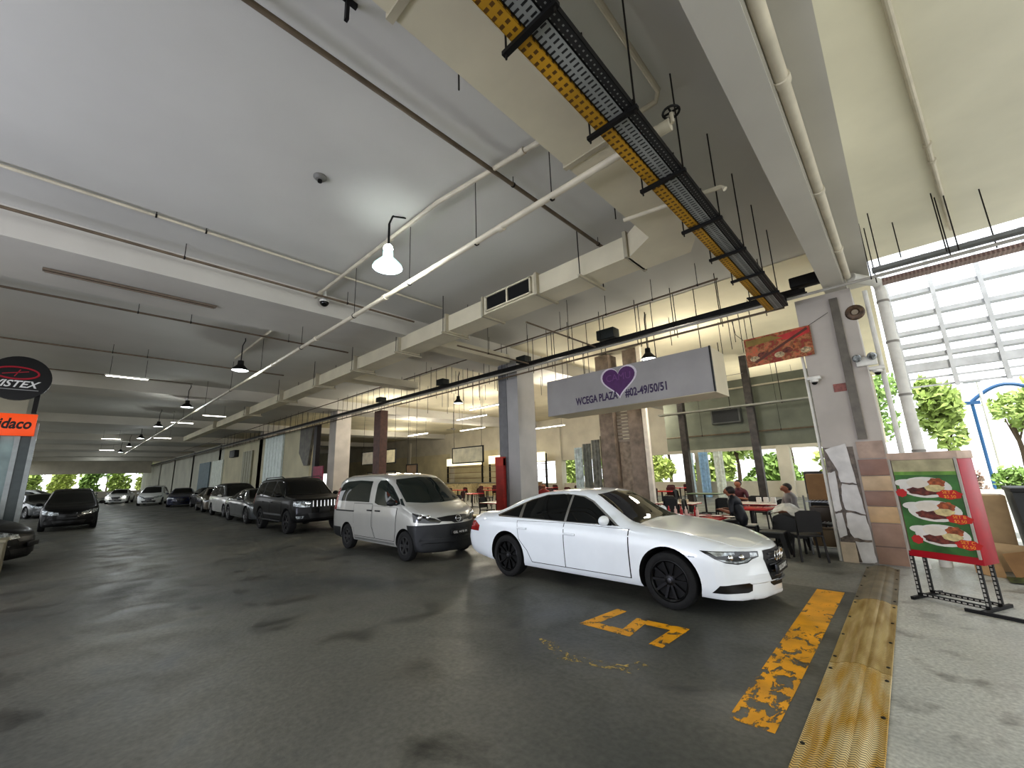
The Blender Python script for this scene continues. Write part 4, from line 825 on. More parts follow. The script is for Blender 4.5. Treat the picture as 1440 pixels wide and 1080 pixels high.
for k in range(7):
    x, z = -2.0+.15*k, 3.95+.06*(k%3); MB().add([(x+.09*math.cos(2*PI*q/16),9.7105-.0004*k,z+.06*math.sin(2*PI*q/16)) for q in range(16)], [tuple(range(16))]).build('printed_dish', S('dish_%d'%(k%3), *((190,168,130),(120,58,36),(170,100,54))[k%3], var=.35, scale=24), t)
MB().tube([(-.98,9.7,4.42),(-.65,9.74,4.60)], .005, 5).build('tie_cord', rod_m, t); MB().tube([(-2.16,9.7,4.4),(-2.28,9.66,4.55),(-2.3,9.6,4.85)], .006, 5).build('tie_cord', rod_m, t)
# pillar fittings
pil = bpy.data.objects['pillar_entrance']
tl = mat('broken_tile', srgb(206,203,198), .45, var=.1, scale=4, detail=9, bump=.15)
rr = random.Random(5)
for nm, pts in (('a',[(-1.12,1.98),(-.80,2.08),(-.74,1.36),(-.97,1.40),(-.99,1.62)]),('b',[(-.96,1.37),(-.74,1.33),(-.71,.84),(-.97,.9),(-1.0,1.1)]),('c',[(-1.14,1.55),(-1.02,1.58),(-1.03,.9),(-1.14,.86)]),('d',[(-.98,.86),(-.71,.80),(-.69,.40),(-.94,.42),(-1.0,.6)]),('e',[(-1.14,.82),(-1.03,.85),(-1.02,.46),(-1.14,.40)]),('f',[(-.93,.36),(-.70,.36),(-.68,.04),(-.88,.02)])):
    j = []
    for i in range(len(pts)):
        a, b = pts[i], pts[(i+1)%len(pts)]
        for q in (0,.25,.5,.75): j.append((a[0]+(b[0]-a[0])*q+rr.uniform(-.008,.008), a[1]+(b[1]-a[1])*q+rr.uniform(-.012,.012)))
    MB().prism([(x,z) for x, z in j], (0,9.762,0), (1,0,0), (0,0,1), (0,.04,0)).build('broken_tile', tl, pil)
MB().box((-1.14,9.785,.02),(-.70,9.80,2.02)).build('mortar_bed', S('mortar_dark',112,100,88, var=.3, scale=12), pil)
MB().box((-1.15,9.765,.0),(-.93,9.80,.34)).build('base_tile', S('tile_cream',190,174,150, var=.08), pil)
for i, (z0,z1,c) in enumerate(((1.50,1.78,(150,118,104)),(1.24,1.49,(196,172,140)),(.98,1.23,(146,116,100)),(.70,.97,(198,168,128)),(.02,.69,(158,130,112)))):
    MB().box((-.665,9.765,z0),(-.275,9.80,z1), bev=.006).build('wall_tile', S('tile_%d'%i, *c, var=.08, scale=5), pil)
MB().box((-.665,9.762,.3),(-.275,9.768,.32)).build('tile_joint', S('joint',120,100,88), pil)
MB().box((-.645,9.77,1.80),(-.28,9.80,2.1)).build('wall_tile', S('tile_top',172,150,134, var=.12), pil)
MB().box((-.60,9.74,2.14),(-.47,9.798,4.86)).build('cable_trunking', S('trunking_grey',112,106,96, var=.12), None, label='dark grey cable trunking running down the pillar face', cat='trunking')
vc = MB().lathe([(.0001,0),(.15,0),(.13,.03),(.07,.04),(.06,.015),(.0001,.015)], 20, Matrix.Translation((-.26,9.80,4.50)) @ Matrix.Rotation(PI/2,4,'X')).build('vent_collar', S('rust_brown',104,82,62, var=.35, scale=9), None, label='brown stained vent collar high on the pillar', cat='vent')
MB().lathe([(.0001,.016),(.05,.016),(.05,.03),(.0001,.03)], 14, Matrix.Translation((-.26,9.80,4.50)) @ Matrix.Rotation(PI/2,4,'X')).build('vent_core', S('vent_pale',150,138,120), vc)
MB().box((-.80,9.785,3.05),(-.61,9.80,3.20)).build('rust_patch', S('rust_red',150,92,82, var=.3, scale=9), pil)
t = thing('emergency_light', 'white twin headed emergency light on the pillar', 'emergency light', (-.26,9.8,3.5))
MB().box((-.40,9.72,3.45),(-.10,9.80,3.62), bev=.015).build('battery_case', wht, t)
for x in (-.37,-.16): MB().lathe([(.07,.0),(.07,.04),(.05,.07),(.0001,.07)], 16, Matrix.Translation((x,9.70,3.60)) @ Matrix.Rotation(PI/2,4,'X')).build('lamp_head', LENS, t)
def dome(x, y, z, label):
    t = thing('security_camera', label, 'camera', (x,y,z)); MB().box((-.11,-.10,.04),(.11,.1,.10), bev=.01).lathe([(.07,.04),(.07,.0),(.05,-.01)], 16, Matrix.Translation((0,-.03,0))).build('camera_body', wht, t, world=False); MB().ball((0,-.03,-.01), .05, 8).build('lens_dome', GLASS, t, world=False)
dome(-.13,9.7,3.30,'white security camera under the emergency light on the pillar'); dome(-1.06,9.7,3.28,'white security camera at the inner edge of the pillar')
MB().tube([(-1.19,9.85,0),(-1.19,9.85,2.2),(-1.20,9.85,3.9)], .028, 10).build('white_conduit', wht, None, label='white conduit running up the inner edge of the pillar', cat='pipe')
# signs of the shop across the lane
t = thing('shop_partition', 'grey framed shop partition with pale panels across the lane', 'partition', (-18,-1.6,0))
alu = S('aluminium',150,154,152, metal=.6, rough=.4); pal = mat('pale_panel', srgb(150,172,170), .2, var=.2, scale=1.)
for y in (-.85,-1.15,-1.52,-1.95,-2.5): MB().box((-18.06,y-.05,0),(-17.94,y+.05,3.6)).build('frame_post', alu if y != -1.52 else dark_m, t)
for a, b in ((-.9,-1.1),(-1.2,-1.47),(-1.57,-1.9),(-2.0,-2.45)): MB().box((-18.02,b,.1),(-17.98,a,3.5)).build('partition_panel', S('panel_dark',70,80,80, rough=.3) if a in (-.9,-1.57) else pal, t)
MB().box((-18.06,-2.5,3.5),(-17.94,-.85,3.62)).build('frame_rail', alu, t)
t = thing('round_sign', 'round black shop sign with a red oval emblem', 'sign', (-17.9,-1.36,4.84))
M = Matrix.Translation((-17.9,-1.36,4.84)) @ Matrix.Rotation(PI/2,4,'Y')
mb = MB().lathe([(.0001,-.05),(.63,-.05),(.63,.05),(.0001,.05)], 40, M); mb.build('sign_disc', S('sign_black',14,14,15, rough=.35), t)
redl = mat('logo_red', srgb(150,26,44), .4, emit=srgb(150,26,44), estr=.25)
MB().tube([(-17.84,-1.42+.42*math.cos(2*PI*k/32),4.98+.17*math.sin(2*PI*k/32)) for k in range(33)], .024, 6, False).bar((-17.84,-1.68,4.93),(-17.84,-1.2,5.04),.045,.02).bar((-17.84,-1.45,4.88),(-17.84,-1.36,5.08),.045,.02).build('emblem', redl, t)
text('VISTEX', .27, frame((-17.845,-1.42,4.66),(0,1,0),(.0,.12,1)), mat('logo_white', srgb(196,196,196), .4, emit=(.6,.6,.6), estr=.25), 'sign_lettering', t, shear=.25, offset=.006)
MB().box((-17.85,-1.8,4.50),(-17.845,-.95,4.52)).build('underline', S('logo_grey',170,170,170), t)
MB().box((-17.98,-1.0,3.86),(-17.9,-.9,4.5)).build('sign_arm', dark_m, t)
t = thing('shop_sign', 'orange rectangular shop sign under the round black sign', 'sign', (-17.85,-1.5,3.22))
MB().box((-17.95,-2.3,3.22),(-17.82,-.86,3.83), bev=.01).build('sign_panel', mat('sign_orange', srgb(226,84,30), .4, var=.04, emit=srgb(226,84,30), estr=.5), t)
text('Hidaco', .40, frame((-17.815,-1.36,3.54),(0,1,0),(0,0,1)), S('sign_ink',40,12,10), 'sign_lettering', t, shear=.2, offset=.012, fitw=.82)
t = thing('planter_box','beige box standing by the shop partition','box',(-14.2,-1.2,0)); MB().box((-.35,-.45,0),(.35,.45,.72), bev=.03).build('box_body', S('beige',126,120,100), t, world=False); MB().box((-.37,-.47,.68),(.37,.47,.74), bev=.01).build('box_rim', S('beige2',140,134,112), t, world=False)
# shop fronts along the lane
for nm, x0, x1, z1, c, lab in (('white_shutter',-34.6,-30.8,4.9,(226,236,232),'bright white roller shutter on the shop wall'),('grey_door',-40.2,-37.6,4.2,(150,148,124),'grey door panel in the cream shop wall'),('white_shutter',-51,-46.8,3.9,(222,228,218),'second white shutter farther along the shop wall'),('blue_curtain',-57,-52,3.9,(110,128,136),'blue grey curtain beside the far white shutter')):
    mb = MB(); n = int((x1-x0)/.3)
    for k in range(n):
        a = x0+(x1-x0)*k/n; mb.box((a,9.74-.02*(k%2),.02),(a+(x1-x0)/n,9.84,z1))
    mb.build(nm, S('c_'+nm+str(int(-x0)), *c, var=.05), None, label=lab, cat=nm.split('_')[1])
struct('wall_shop', MB().box((-47,9.85,0),(-26.2,10.1,5.0)), mat('shop_cream', srgb(206,200,172), .8, var=.08, scale=.6, detail=6))
MB().prism([(0,4.9),(0,3.4),(.9,2.6),(1.5,2.6),(2.0,4.9)], (-27.6,9.7,0), (1,0,0), (0,0,1), (0,.16,0)).build('folded_canopy', S('awning_grey',92,88,76, var=.25, scale=3), None, label='folded grey awning at the end of the shop wall', cat='awning')
MB().box((-25.4,9.7,0),(-25.0,9.95,4.95)).build('steel_post', S('black_post',34,26,28), None, label='black post beside the folded awning', cat='post')
MB().box((-25.05,9.64,.0),(-23.7,9.7,2.5)).build('advert_board', S('advert_magenta',150,30,70, var=.3, scale=2), None, label='magenta advertising board beside the black post', cat='board')
MB().box((-43.6,9.5,3.9),(-42.0,9.86,4.5), bev=.02).build('hanging_sign', S('lightbox_black',24,24,26), None, label='small black light box on the cream shop wall', cat='sign')
MB().box((-18.45,9.82,0),(-17.85,10.2,4.9)).build('steel_post', S('red_brown_post',92,58,46, var=.15), None, label='red brown post in front of the food court past the van', cat='post')
# mid pillar guards
mid = bpy.data.objects['pillar_mid']
MB().box((-9.87,9.82,.0),(-9.5,9.85,5.4)).build('shaded_strip', S('pillar_grey2',124,124,126), mid)  # darker grey strip over the left part of the front face
t = thing('fire_hose_post', 'red painted post standing against the grey pillar', 'post', (-9.72,9.7,0)); MB().box((-.20,-.06,0),(.16,.08,2.25), bev=.02).build('post_body', S('fire_red',164,44,34, var=.12), t, world=False); MB().box((-.20,-.065,2.0),(.16,.07,2.28)).build('post_cap', S('fire_red2',186,60,44), t, world=False)
# clad pillars and thin post in the food court
clad = mat('stone_cladding', srgb(142,128,116), .7, var=.22, scale=3.5, detail=9)
MB().box((-7.9,13,0),(-7.35,13.6,5.9)).build('pillar_court_1', clad, kind='structure'); MB().box((-6.8,13.05,0),(-6.3,13.6,5.9)).build('pillar_court_2', clad, kind='structure')
t = thing('menu_shutter', 'grey slatted serving hatch between the two stone clad pillars', 'hatch', (-7.07,13.3,0)); 
for k in range(9): MB().box((-7.34,13.25,2.7+.12*k),(-6.81,13.29,2.79+.12*k)).build('hatch_slat', S('hatch_grey',160,150,138), t)
MB().box((-7.34,13.3,0),(-6.81,13.34,2.7)).build('hatch_panel', S('hatch_panel',168,152,134, var=.2), t)
MB().box((-6.22,12.95,0),(-6.08,13.1,5.9)).build('steel_post', S('post_cream',216,208,196), None, label='slim cream post right beside the stone clad pillars', cat='post')
for i, (x, c) in enumerate(((-8.12,(110,102,80)),(-8.52,(140,140,130)),(-8.92,(126,128,118)),(-9.32,(214,226,224)))):
    mb = MB()
    for k in range(5): mb.tube([(x-.14+.07*k,13.6+.03*(k%2),0),(x-.14+.07*k,13.6+.03*(k%2),3.0-.12*i)], .045, 7)
    mb.build('hanging_curtain', S('curtain_%d'%i, *c, var=.2), None, label='%s curtain strip hanging beside the stone clad pillar' % ('olive','grey','dull green','white')[i], cat='curtain')
# ==FURN==
# ------------------------------------------------------------------ food court furniture
tred = mat('table_red', srgb(176,34,40), .25, var=.08); twht = mat('table_white', srgb(222,210,200), .25, var=.06); tleg = S('table_leg',44,42,42, metal=.6, rough=.45)
def table(x, y, w, d, topm, label, group=None, edge=None):
    t = thing('dining_table', label, 'table', (x,y,0), 0, group)
    MB().box((-w/2,-d/2,.72),(w/2,d/2,.75), bev=.008).build('tabletop', topm, t, world=False)
    MB().box((-w/2-.004,-d/2-.004,.715),(w/2+.004,d/2+.004,.735)).build('table_edge', edge or tred, t, world=False)
    MB().tube([(0,0,.04),(0,0,.72)], .035, 10).build('pedestal', tleg, t, world=False)
    for k in range(4):
        a = PI/4+k*PI/2; MB().bar((0,0,.05),(.34*math.cos(a),.34*math.sin(a),.02),.05,.03).build('foot', tleg, t, world=False)
    return t
def chair_proto(x, y, rz, label, group, m):
    t = thing('dining_chair', label, 'chair', (x,y,0), rz, group)
    MB().box((-.21,-.21,.43),(.21,.21,.46), bev=.012).build('seat', m, t, world=False)
    MB().prism([(-.19,.52),(.19,.52),(.20,.86),(.12,.90),(-.12,.90),(-.20,.86)], (0,.20,0), (1,0,0), (0,.06,1), (0,.02,0)).build('backrest', m, t, world=False)
    for sx in (-1,1):
        MB().bar((sx*.18,-.18,.44),(sx*.21,-.22,0),.032).build('leg', tleg, t, world=False); MB().bar((sx*.18,.24,.86),(sx*.19,.19,.44),.03).bar((sx*.19,.19,.44),(sx*.21,.24,0),.032).build('leg', tleg, t, world=False)
    return t
blkch = S('chair_black',26,25,25, rough=.5)
def stool(x, y, label, m, top=None, w=.30, h=.45, group=None, d=None):
    d = d or w
    t = thing('stool', label, 'stool', (x,y,0), 0, group)
    MB().box((-w/2,-d/2,h-.035),(w/2,d/2,h), bev=.012).build('seat', top or m, t, world=False)
    for sx in (-1,1):
        for sy in (-1,1):
            a = (sx*(w/2-.04),sy*(d/2-.04)); b = (sx*(w/2+.03),sy*(d/2+.03)); s = .045
            MB().add([(a[0]-s,a[1]-s*.6,h-.03),(a[0]+s,a[1]-s*.6,h-.03),(a[0]+s,a[1]+s*.6,h-.03),(a[0]-s,a[1]+s*.6,h-.03)]+[(b[0]-s*.6,b[1]-s*.5,0),(b[0]+s*.6,b[1]-s*.5,0),(b[0]+s*.6,b[1]+s*.5,0),(b[0]-s*.6,b[1]+s*.5,0)], [(0,1,2,3),(7,6,5,4),(0,4,5,1),(1,5,6,2),(2,6,7,3),(3,7,4,0)]).build('leg', m, t, world=False)
    MB().box((-w/2+.01,-d/2+.01,h-.12),(w/2-.01,-d/2+.03,h-.03)).box((-w/2+.01,d/2-.03,h-.12),(w/2-.01,d/2-.01,h-.03)).box((-w/2+.01,-d/2+.01,h-.12),(-w/2+.03,d/2-.01,h-.03)).box((w/2-.03,-d/2+.01,h-.12),(w/2-.01,d/2-.01,h-.03)).build('seat_skirt', m, t, world=False)
    return t
table(-3.48,9.12,1.25,.78, tred, 'red topped table nearest the white sedan bonnet, laid with bottles')
table(-2.95,11.4,.9,.8, tred, 'red topped table beside the person in grey'); table(-3.3,12.9,1.3,.8, twht, 'white topped table behind the seated man'); table(-5.1,12.35,1.1,.75, twht, 'white table with red edge beside the slim cream post')
table(-5.9,16.9,1.2,.8, S('table_green',112,128,104, rough=.3), 'dull green table at the back before the bright openings', edge=tleg); table(-10.96,10.75,1.1,.8, twht, 'pale pink table just behind the silver van near the red post')
rr = random.Random(11)
def item(nm, x, y, z, prof, m, label, cat, group): return MB().lathe(prof, 12, Matrix.Translation((x,y,z))).build(nm, m, None, label=label, cat=cat, group=group)
for k in range(6):
    x, y = -3.95+.13*k+rr.uniform(-.03,.03), 9.0+rr.uniform(-.12,.2)
    item('sauce_bottle', x, y, .75, [(.03,0),(.032,.12),(.012,.15),(.012,.19),(.0001,.195)], (tred, S('bottle_pale',230,206,196))[k%2], '%s sauce bottle on the red table nearest the sedan' % ('red','pale')[k%2], 'bottle', 'sauce bottles on the red table')
for k in range(3): item('plate', -3.3+.27*k, 9.1+.1*(k%2), .75, [(.0001,.004),(.05,.004),(.10,.018),(.105,.02),(.05,.0),(.0001,.0)], S('plate_china',232,224,214), 'white plate on the red table nearest the sedan', 'plate', 'plates on the red table')
for k in range(3): MB().box((-3.15+.17*k,12.8,.75),(-3.04+.17*k,12.9,.9), bev=.01).build('tissue_box', S('tissue_white',226,222,216), None, label='white tissue box on the white table behind the seated man', cat='box', group='tissue boxes on the white table')
for k in range(4): item('cup', -5.4+.2*k, 12.3, .75, [(.03,0),(.04,.1),(.035,.1),(.0001,.02)], S('cup_beige',200,186,160), 'small cup on the white table by the slim post', 'cup', 'cups on the white table')
c0 = chair_proto(-2.28,12.05,R(20),'black chair between the red table and the white table', None, blkch)
for x, y, rz, lab in ((-3.9,12.1,R(-10),'black chair before the white table, second from the slim post'),(-3.3,13.7,R(180),'black chair at the back side of the white table'),(-4.4,11.7,R(100),'black chair turned sideways behind the red table'),(-5.1,11.6,R(0),'black chair in front of the table by the slim post'),(-5.6,13.1,R(185),'black chair behind the table by the slim post'),(-6.6,16.5,R(90),'black chair at the end of the dull green table'),(-5.2,16.9,R(-90),'black chair at the near end of the dull green table'),(-11.7,10.9,R(90),'black chair behind the pale pink table near the van'),(-10.5,11.6,R(180),'black chair at the far side of the pale pink table')):
    dup(c0, (x,y,0), rz, lab)
stool(-2.72,9.85,'dark stool the man in navy sits on', blkch); stool(-2.2,9.80,'black plastic stool with grey top beside the white car nose', blkch, S('stool_grey',96,96,94, rough=.35), .42, .46, d=.34)
stool(-2.85,10.75,'black stool with white seat behind the grey topped stool', blkch, S('stool_white',214,212,206), .28, .45)
stool(-2.02,11.25,'dark stool under the person in grey', blkch)
sc_ = S('stool_cream',206,190,150)
for k in range(5):
    t = thing('serving_crate', 'cream crate, %s of the stack behind the van' % ('lowest','second','middle','fourth','topmost')[k], 'crate', (-10.45,9.2,.095*k), 0, 'stacked cream crates')
    MB().box((-.24,-.18,.045),(.24,.18,.085), bev=.008).build('crate_rim', sc_, t, world=False); MB().box((-.21,-.15,0),(.21,.15,.046)).build('crate_base', S('crate_dark',92,78,56), t, world=False)
# filler tables deeper in the court
n = 0
tp = None
for ix in range(6):
    for iy in range(3):
        x, y = -8.8-2.9*ix+.5*(iy%2), 15.2+3.3*iy
        if tp is None:
            tp = table(x,y,1.1,.75, tred, 'red topped table deeper in the food court', 'tables deeper in the food court'); c1 = chair_proto(x-.1,y-.75,0,'dark chair at a table deeper in the food court','chairs deeper in the food court', S('chair_maroon',70,30,30))
            dup(c1,(x+.2,y+.75,0),PI)
        else:
            dup(tp,(x,y,0)); dup(c1,(x-.2,y-.75,0),R(rr.uniform(-15,15))+PI*0); dup(c1,(x+.2,y+.75,0),PI)
# stall counters in the back of the court
for i, (x0, x1, c) in enumerate(((-27,-24,(178,160,120)),(-23.4,-20.6,(150,120,84)),(-33,-28,(196,180,140)))):
    t = thing('food_stall', ('tan','brown','cream')[i]+' food stall counter with shelves at the back of the court', 'stall', ((x0+x1)/2,24.6,0)); w = (x1-x0)/2
    MB().box((-w,-.4,0),(w,.4,1.0)).build('counter', S('stall_%d'%i,*c, var=.15), t, world=False); MB().box((-w,-.45,1.0),(w,.45,1.05)).build('countertop', S('steel_top',170,170,166, metal=.7, rough=.3), t, world=False)
    for s in (-1,1): MB().box((s*w-.06,.9,0),(s*w+.06,1.02,3.2)).build('stall_post', dark_m, t, world=False)
    for z in (1.4,1.9,2.4): MB().box((-w,.85,z),(w,1.2,z+.04)).build('shelf', S('shelf_wood',120,90,60), t, world=False)
    MB().box((-w,.8,2.6),(w,.9,3.3)).build('menu_lightbox', mat('stall_lightbox', srgb(236,226,196), .4, emit=srgb(236,226,196), estr=1.2), t, world=False)
for i, (x, y, z) in enumerate(((-4.15,15,4.75),(-10.5,15,4.8),(-16.5,17.5,4.8),(-22,17.5,4.8))):
    t = thing('ceiling_fan', ('ceiling fan beside the food picture banner','ceiling fan above the white sedan roof','ceiling fan above the silver van','farthest ceiling fan in the food court')[i], 'fan', (x,y,z))
    MB().lathe([(.0001,-.06),(.12,-.05),(.14,.02),(.03,.08),(.0001,.08)], 16).build('motor', S('fan_grey',120,116,108), t, world=False); MB().tube([(0,0,.05),(0,0,ZC-z)], .014, 6).build('fan_rod', dark_m, t, world=False)
    for k in range(3):
        a = 2*PI*k/3+.4*i; c, s = math.cos(a), math.sin(a); MB().prism([(.12,-.04),(.62,-.07),(.64,.05),(.12,.04)], (0,0,0), (c,s,0), (-s,c,.12), (0,0,.008)).build('fan_blade', S('fan_blade',110,104,96), t, world=False)
for i, (x, z) in enumerate(((-5.0,3.4),)):
    t = thing('air_conditioner', 'dark louvred air conditioner on the grey green bulkhead', 'air conditioner', (x,17.7,z)); MB().box((-.55,0,0),(.55,.28,.6), bev=.02).build('casing', S('ac_case',92,94,88), t, world=False)
    MB().box((-.48,-.01,.06),(.48,.0,.54)).build('vent_grille', S('ac_dark',36,38,36), t, world=False)
pipe([(-7.5,17.75,4.75),(-4,17.75,4.75),(-.8,17.75,4.75)], .035, pipe_m, 'pale pipe along the top of the grey green bulkhead', hang=[(-6.5,17.75,4.75),(-4,17.75,4.75),(-2,17.75,4.75)])
pipe([(-7.5,17.8,3.0),(-4,17.8,3.0),(-.8,17.8,3.0)], .03, pipeb, 'brown pipe along the lower part of the grey green bulkhead', hang=[(-6,17.8,3.0),(-3.2,17.8,3.0),(-1.6,17.8,3.0)])
tray('cable_tray', -7.4, -.9, 16.9, 17.2, 3.9, S('tray_pale',150,150,140), 'pale cable tray before the grey green bulkhead', 'cable tray', .06)
for x in (-6.4,-4.6,-2.9,-1.5): MB().tube([(x,17.05,3.86),(x,17.05,6.0)], .012, 6).build('hanger_rod', rod_m, None, label='thin rod hanging the pale tray before the bulkhead', cat='hanger rod', group='rods of the pale tray')
for i, x in enumerate((-6.6,-4.0,-1.9)): MB().box((x-.12,17.3,0),(x+.12,17.55,5.9)).build('steel_post', S('post_dark',66,60,56, var=.25), None, label=('dark','second dark','last dark')[i]+' post standing before the back openings', cat='post')
for i, (x, c) in enumerate(((-9.7,(190,210,220)),(-8.85,(150,184,214)),(-8.0,(216,222,214)))):
    mb = MB()
    for k in range(4): mb.tube([(x-.2+.12*k,25.9+.05*(k%2),0),(x-.2+.12*k,25.9+.05*(k%2),2.6)], .075, 7)
    mb.build('hanging_curtain', S('drape_%d'%i, *c, var=.12), None, label=('pale blue','sky blue','white')[i]+' curtain hanging at the back openings', cat='curtain')
for i, (x0, x1, y, z0, z1, c) in enumerate(((-24.2,-22.4,12.2,2.5,3.3,(226,222,206)),(-22.2,-20.4,12.2,2.5,3.3,(214,204,170)),(-19.9,-18.9,12.6,1.7,2.4,(120,96,70)),(-24.6,-21.4,12.8,.0,2.1,(150,148,136)),(-16.9,-14.6,13.4,2.3,3.1,(228,220,190)))):
    t = thing('menu_board', ('white board hanging above the silver van roof','cream board next to the white one above the van','small brown board lower beside the red brown post','grey partition board standing behind the silver van','pale yellow board hanging between van and grey pillar')[i], 'board', ((x0+x1)/2,y,z0))
    MB().box((x0,y-.02,z0),(x1,y+.02,z1)).build('board_panel', S('board_%d'%i, *c, var=.12, scale=2.5), t)
    MB().box((x0-.03,y-.03,z0),(x0+.03,y+.03,z1)).box((x1-.03,y-.03,z0),(x1+.03,y+.03,z1)).box((x0,y-.03,z1-.05),(x1,y+.03,z1)).box((x0,y-.03,z0),(x1,y+.03,z0+.05)).build('board_frame', dark_m, t)
    if z0 > 1:
        for x in (x0+.1,x1-.1): MB().tube([(x,y,z1),(x,y,ZC)], .01, 6).build('hanger_rod', rod_m, t)
# rack with boxes beside the pillar
t = thing('wire_rack', 'grey wire rack holding boxes beside the cracked pillar', 'rack', (-1.42,10.5,0))
rk = S('rack_steel',132,134,136, metal=.7, rough=.4)
for x in (-.24,.24):
    for y in (-.28,.28): MB().tube([(x,y,0),(x,y,1.12)], .016, 8).build('rack_post', rk, t, world=False)
for z in (.14,.60,1.0):
    mb = MB()
    for k in range(9): mb.bar((-.24+.06*k,-.28,z),(-.24+.06*k,.28,z),.006)
    mb.bar((-.24,-.28,z),(.24,-.28,z),.012).bar((-.24,.28,z),(.24,.28,z),.012).bar((-.24,-.28,z),(-.24,.28,z),.012).bar((.24,-.28,z),(.24,.28,z),.012)
    mb.build('rack_shelf', rk, t, world=False)
card = mat('cardboard', srgb(150,116,78), .8, var=.12, scale=3); card2 = mat('cardboard_pale', srgb(188,162,126), .8, var=.1, scale=3)
def carton(x, y, z, w, d, h, label, m=card, rz=0., group=None):
    t = thing('carton', label, 'box', (x,y,z), rz, group)
    MB().box((-w/2,-d/2,0),(w/2,d/2,h), bev=.006).build('carton_body', m, t, world=False)
    MB().box((-w/2,-.03,h),(w/2,.03,h+.003)).build('tape', S('tape_brown',128,96,60, rough=.3), t, world=False)
    for s in (-1,1): MB().box((-w/2-.002,s*.004-.002,h),(w/2+.002,s*.004+.002,h+.002)).build('flap_seam', S('seam',90,66,44), t, world=False)
carton(-1.36,10.52,1.03,.44,.46,.50,'large brown carton on top of the wire rack'); carton(-1.42,10.5,.165,.42,.5,.30,'brown carton on the lowest shelf of the wire rack', S('carton_dull',120,100,72)); carton(-1.42,10.5,.63,.34,.4,.26,'dark carton on the middle shelf of the wire rack', S('carton_dark',72,60,48))
# draped black chairs next to the rack
c2 = chair_proto(-1.62,9.66,R(205),'black chair with a backrest leaning beside the wire rack', None, blkch); dup(c2,(-1.45,11.5,0),R(160),'second black chair tucked behind the leaning black chair')
sh = MB(); n = 9
rs = random.Random(2); gv = [[Vector((-2.28+.58*i/(n-1), 10.2+.5*j/(n-1), .94-.26*abs(i/(n-1)-.35)-.12*(1-j/(n-1))+rs.uniform(-.03,.03))) for j in range(n)] for i in range(n)]
sh.add([v for r_ in gv for v in r_], [(i*n+j,(i+1)*n+j,(i+1)*n+j+1,i*n+j+1) for i in range(n-1) for j in range(n-1)])
tag(sh.build('plastic_sheet', mat('sheet_white', srgb(206,206,202), .3, var=.12, scale=9)), 'crumpled white plastic sheet lying over the black cloth', 'sheet')
sh = MB(); gv = [[Vector((-2.32+.62*i/(n-1), 10.16+.56*j/(n-1), (.74-.2*abs(i/(n-1)-.35) if 0 < j < n-1 and 0 < i < n-1 else .32+rs.uniform(-.04,.04)))) for j in range(n)] for i in range(n)]
sh.add([v for r_ in gv for v in r_], [(i*n+j,(i+1)*n+j,(i+1)*n+j+1,i*n+j+1) for i in range(n-1) for j in range(n-1)])
t = thing('covered_trolley', 'low trolley under a black cloth beside the wire rack', 'trolley', (-2.0,10.45,0)); sh.build('black_cloth', blkch, t)
for x in (-2.25,-1.77):
    for y in (10.22,10.66): MB().tube([(x,y,0),(x,y,.6)], .02, 8).build('leg', dark_m, t)
MB().box((-2.28,10.2,.30),(-1.74,10.68,.33)).build('trolley_shelf', dark_m, t)
MB().box((-1.95,12.5,.0),(-1.56,12.7,1.55), bev=.03).build('dark_bag_rack', S('bag_dark',50,46,44, var=.3), None, label='tall dark covered rack behind the person in grey', cat='rack')

# ------------------------------------------------------------------ menu stand
t = thing('menu_stand', 'red light box with green menu of three dishes on a slotted steel frame', 'menu stand', (.15,7.75,0))
gm = mat('menu_green', srgb(62,112,52), .35, var=.25, scale=4); rdm = mat('menu_red', srgb(170,22,40), .35, var=.08)
MB().box((-.21,7.60,.53),(.51,7.93,1.88), bev=.01).build('light_box', rdm, t)
MB().box((-.22,7.592,1.80),(.52,7.94,1.90), bev=.008).build('box_top', S('stand_cream',196,172,154, var=.1), t)
fp = MB().box((-.17,7.588,.62),(.47,7.600,1.80)).build('menu_panel', gm, t)
MB().box((-.17,7.584,1.64),(.47,7.588,1.80)).build('panel_header', S('menu_header',176,168,134, var=.15), fp)
MB().box((-.17,7.583,1.60),(.47,7.588,1.645)).build('panel_strip', S('menu_leaf',110,150,66, var=.2), fp)
for x in (-.19,.49): MB().box((x-.012,7.582,.60),(x+.012,7.60,1.82)).build('panel_edge', S('edge_silver',176,170,160, metal=.4), t)
MB().box((.475,7.583,.62),(.50,7.60,1.8)).build('panel_edge', S('edge_green',84,104,70), t)
def disc(cx, cz, rx, rz, y, n=24, wob=0): return MB().add([(cx+rx*(1+wob*math.sin(7*a))*math.cos(a), y, cz+rz*(1+wob*math.sin(7*a))*math.sin(a)) for a in [2*PI*k/n for k in range(n)]], [tuple(range(n))])
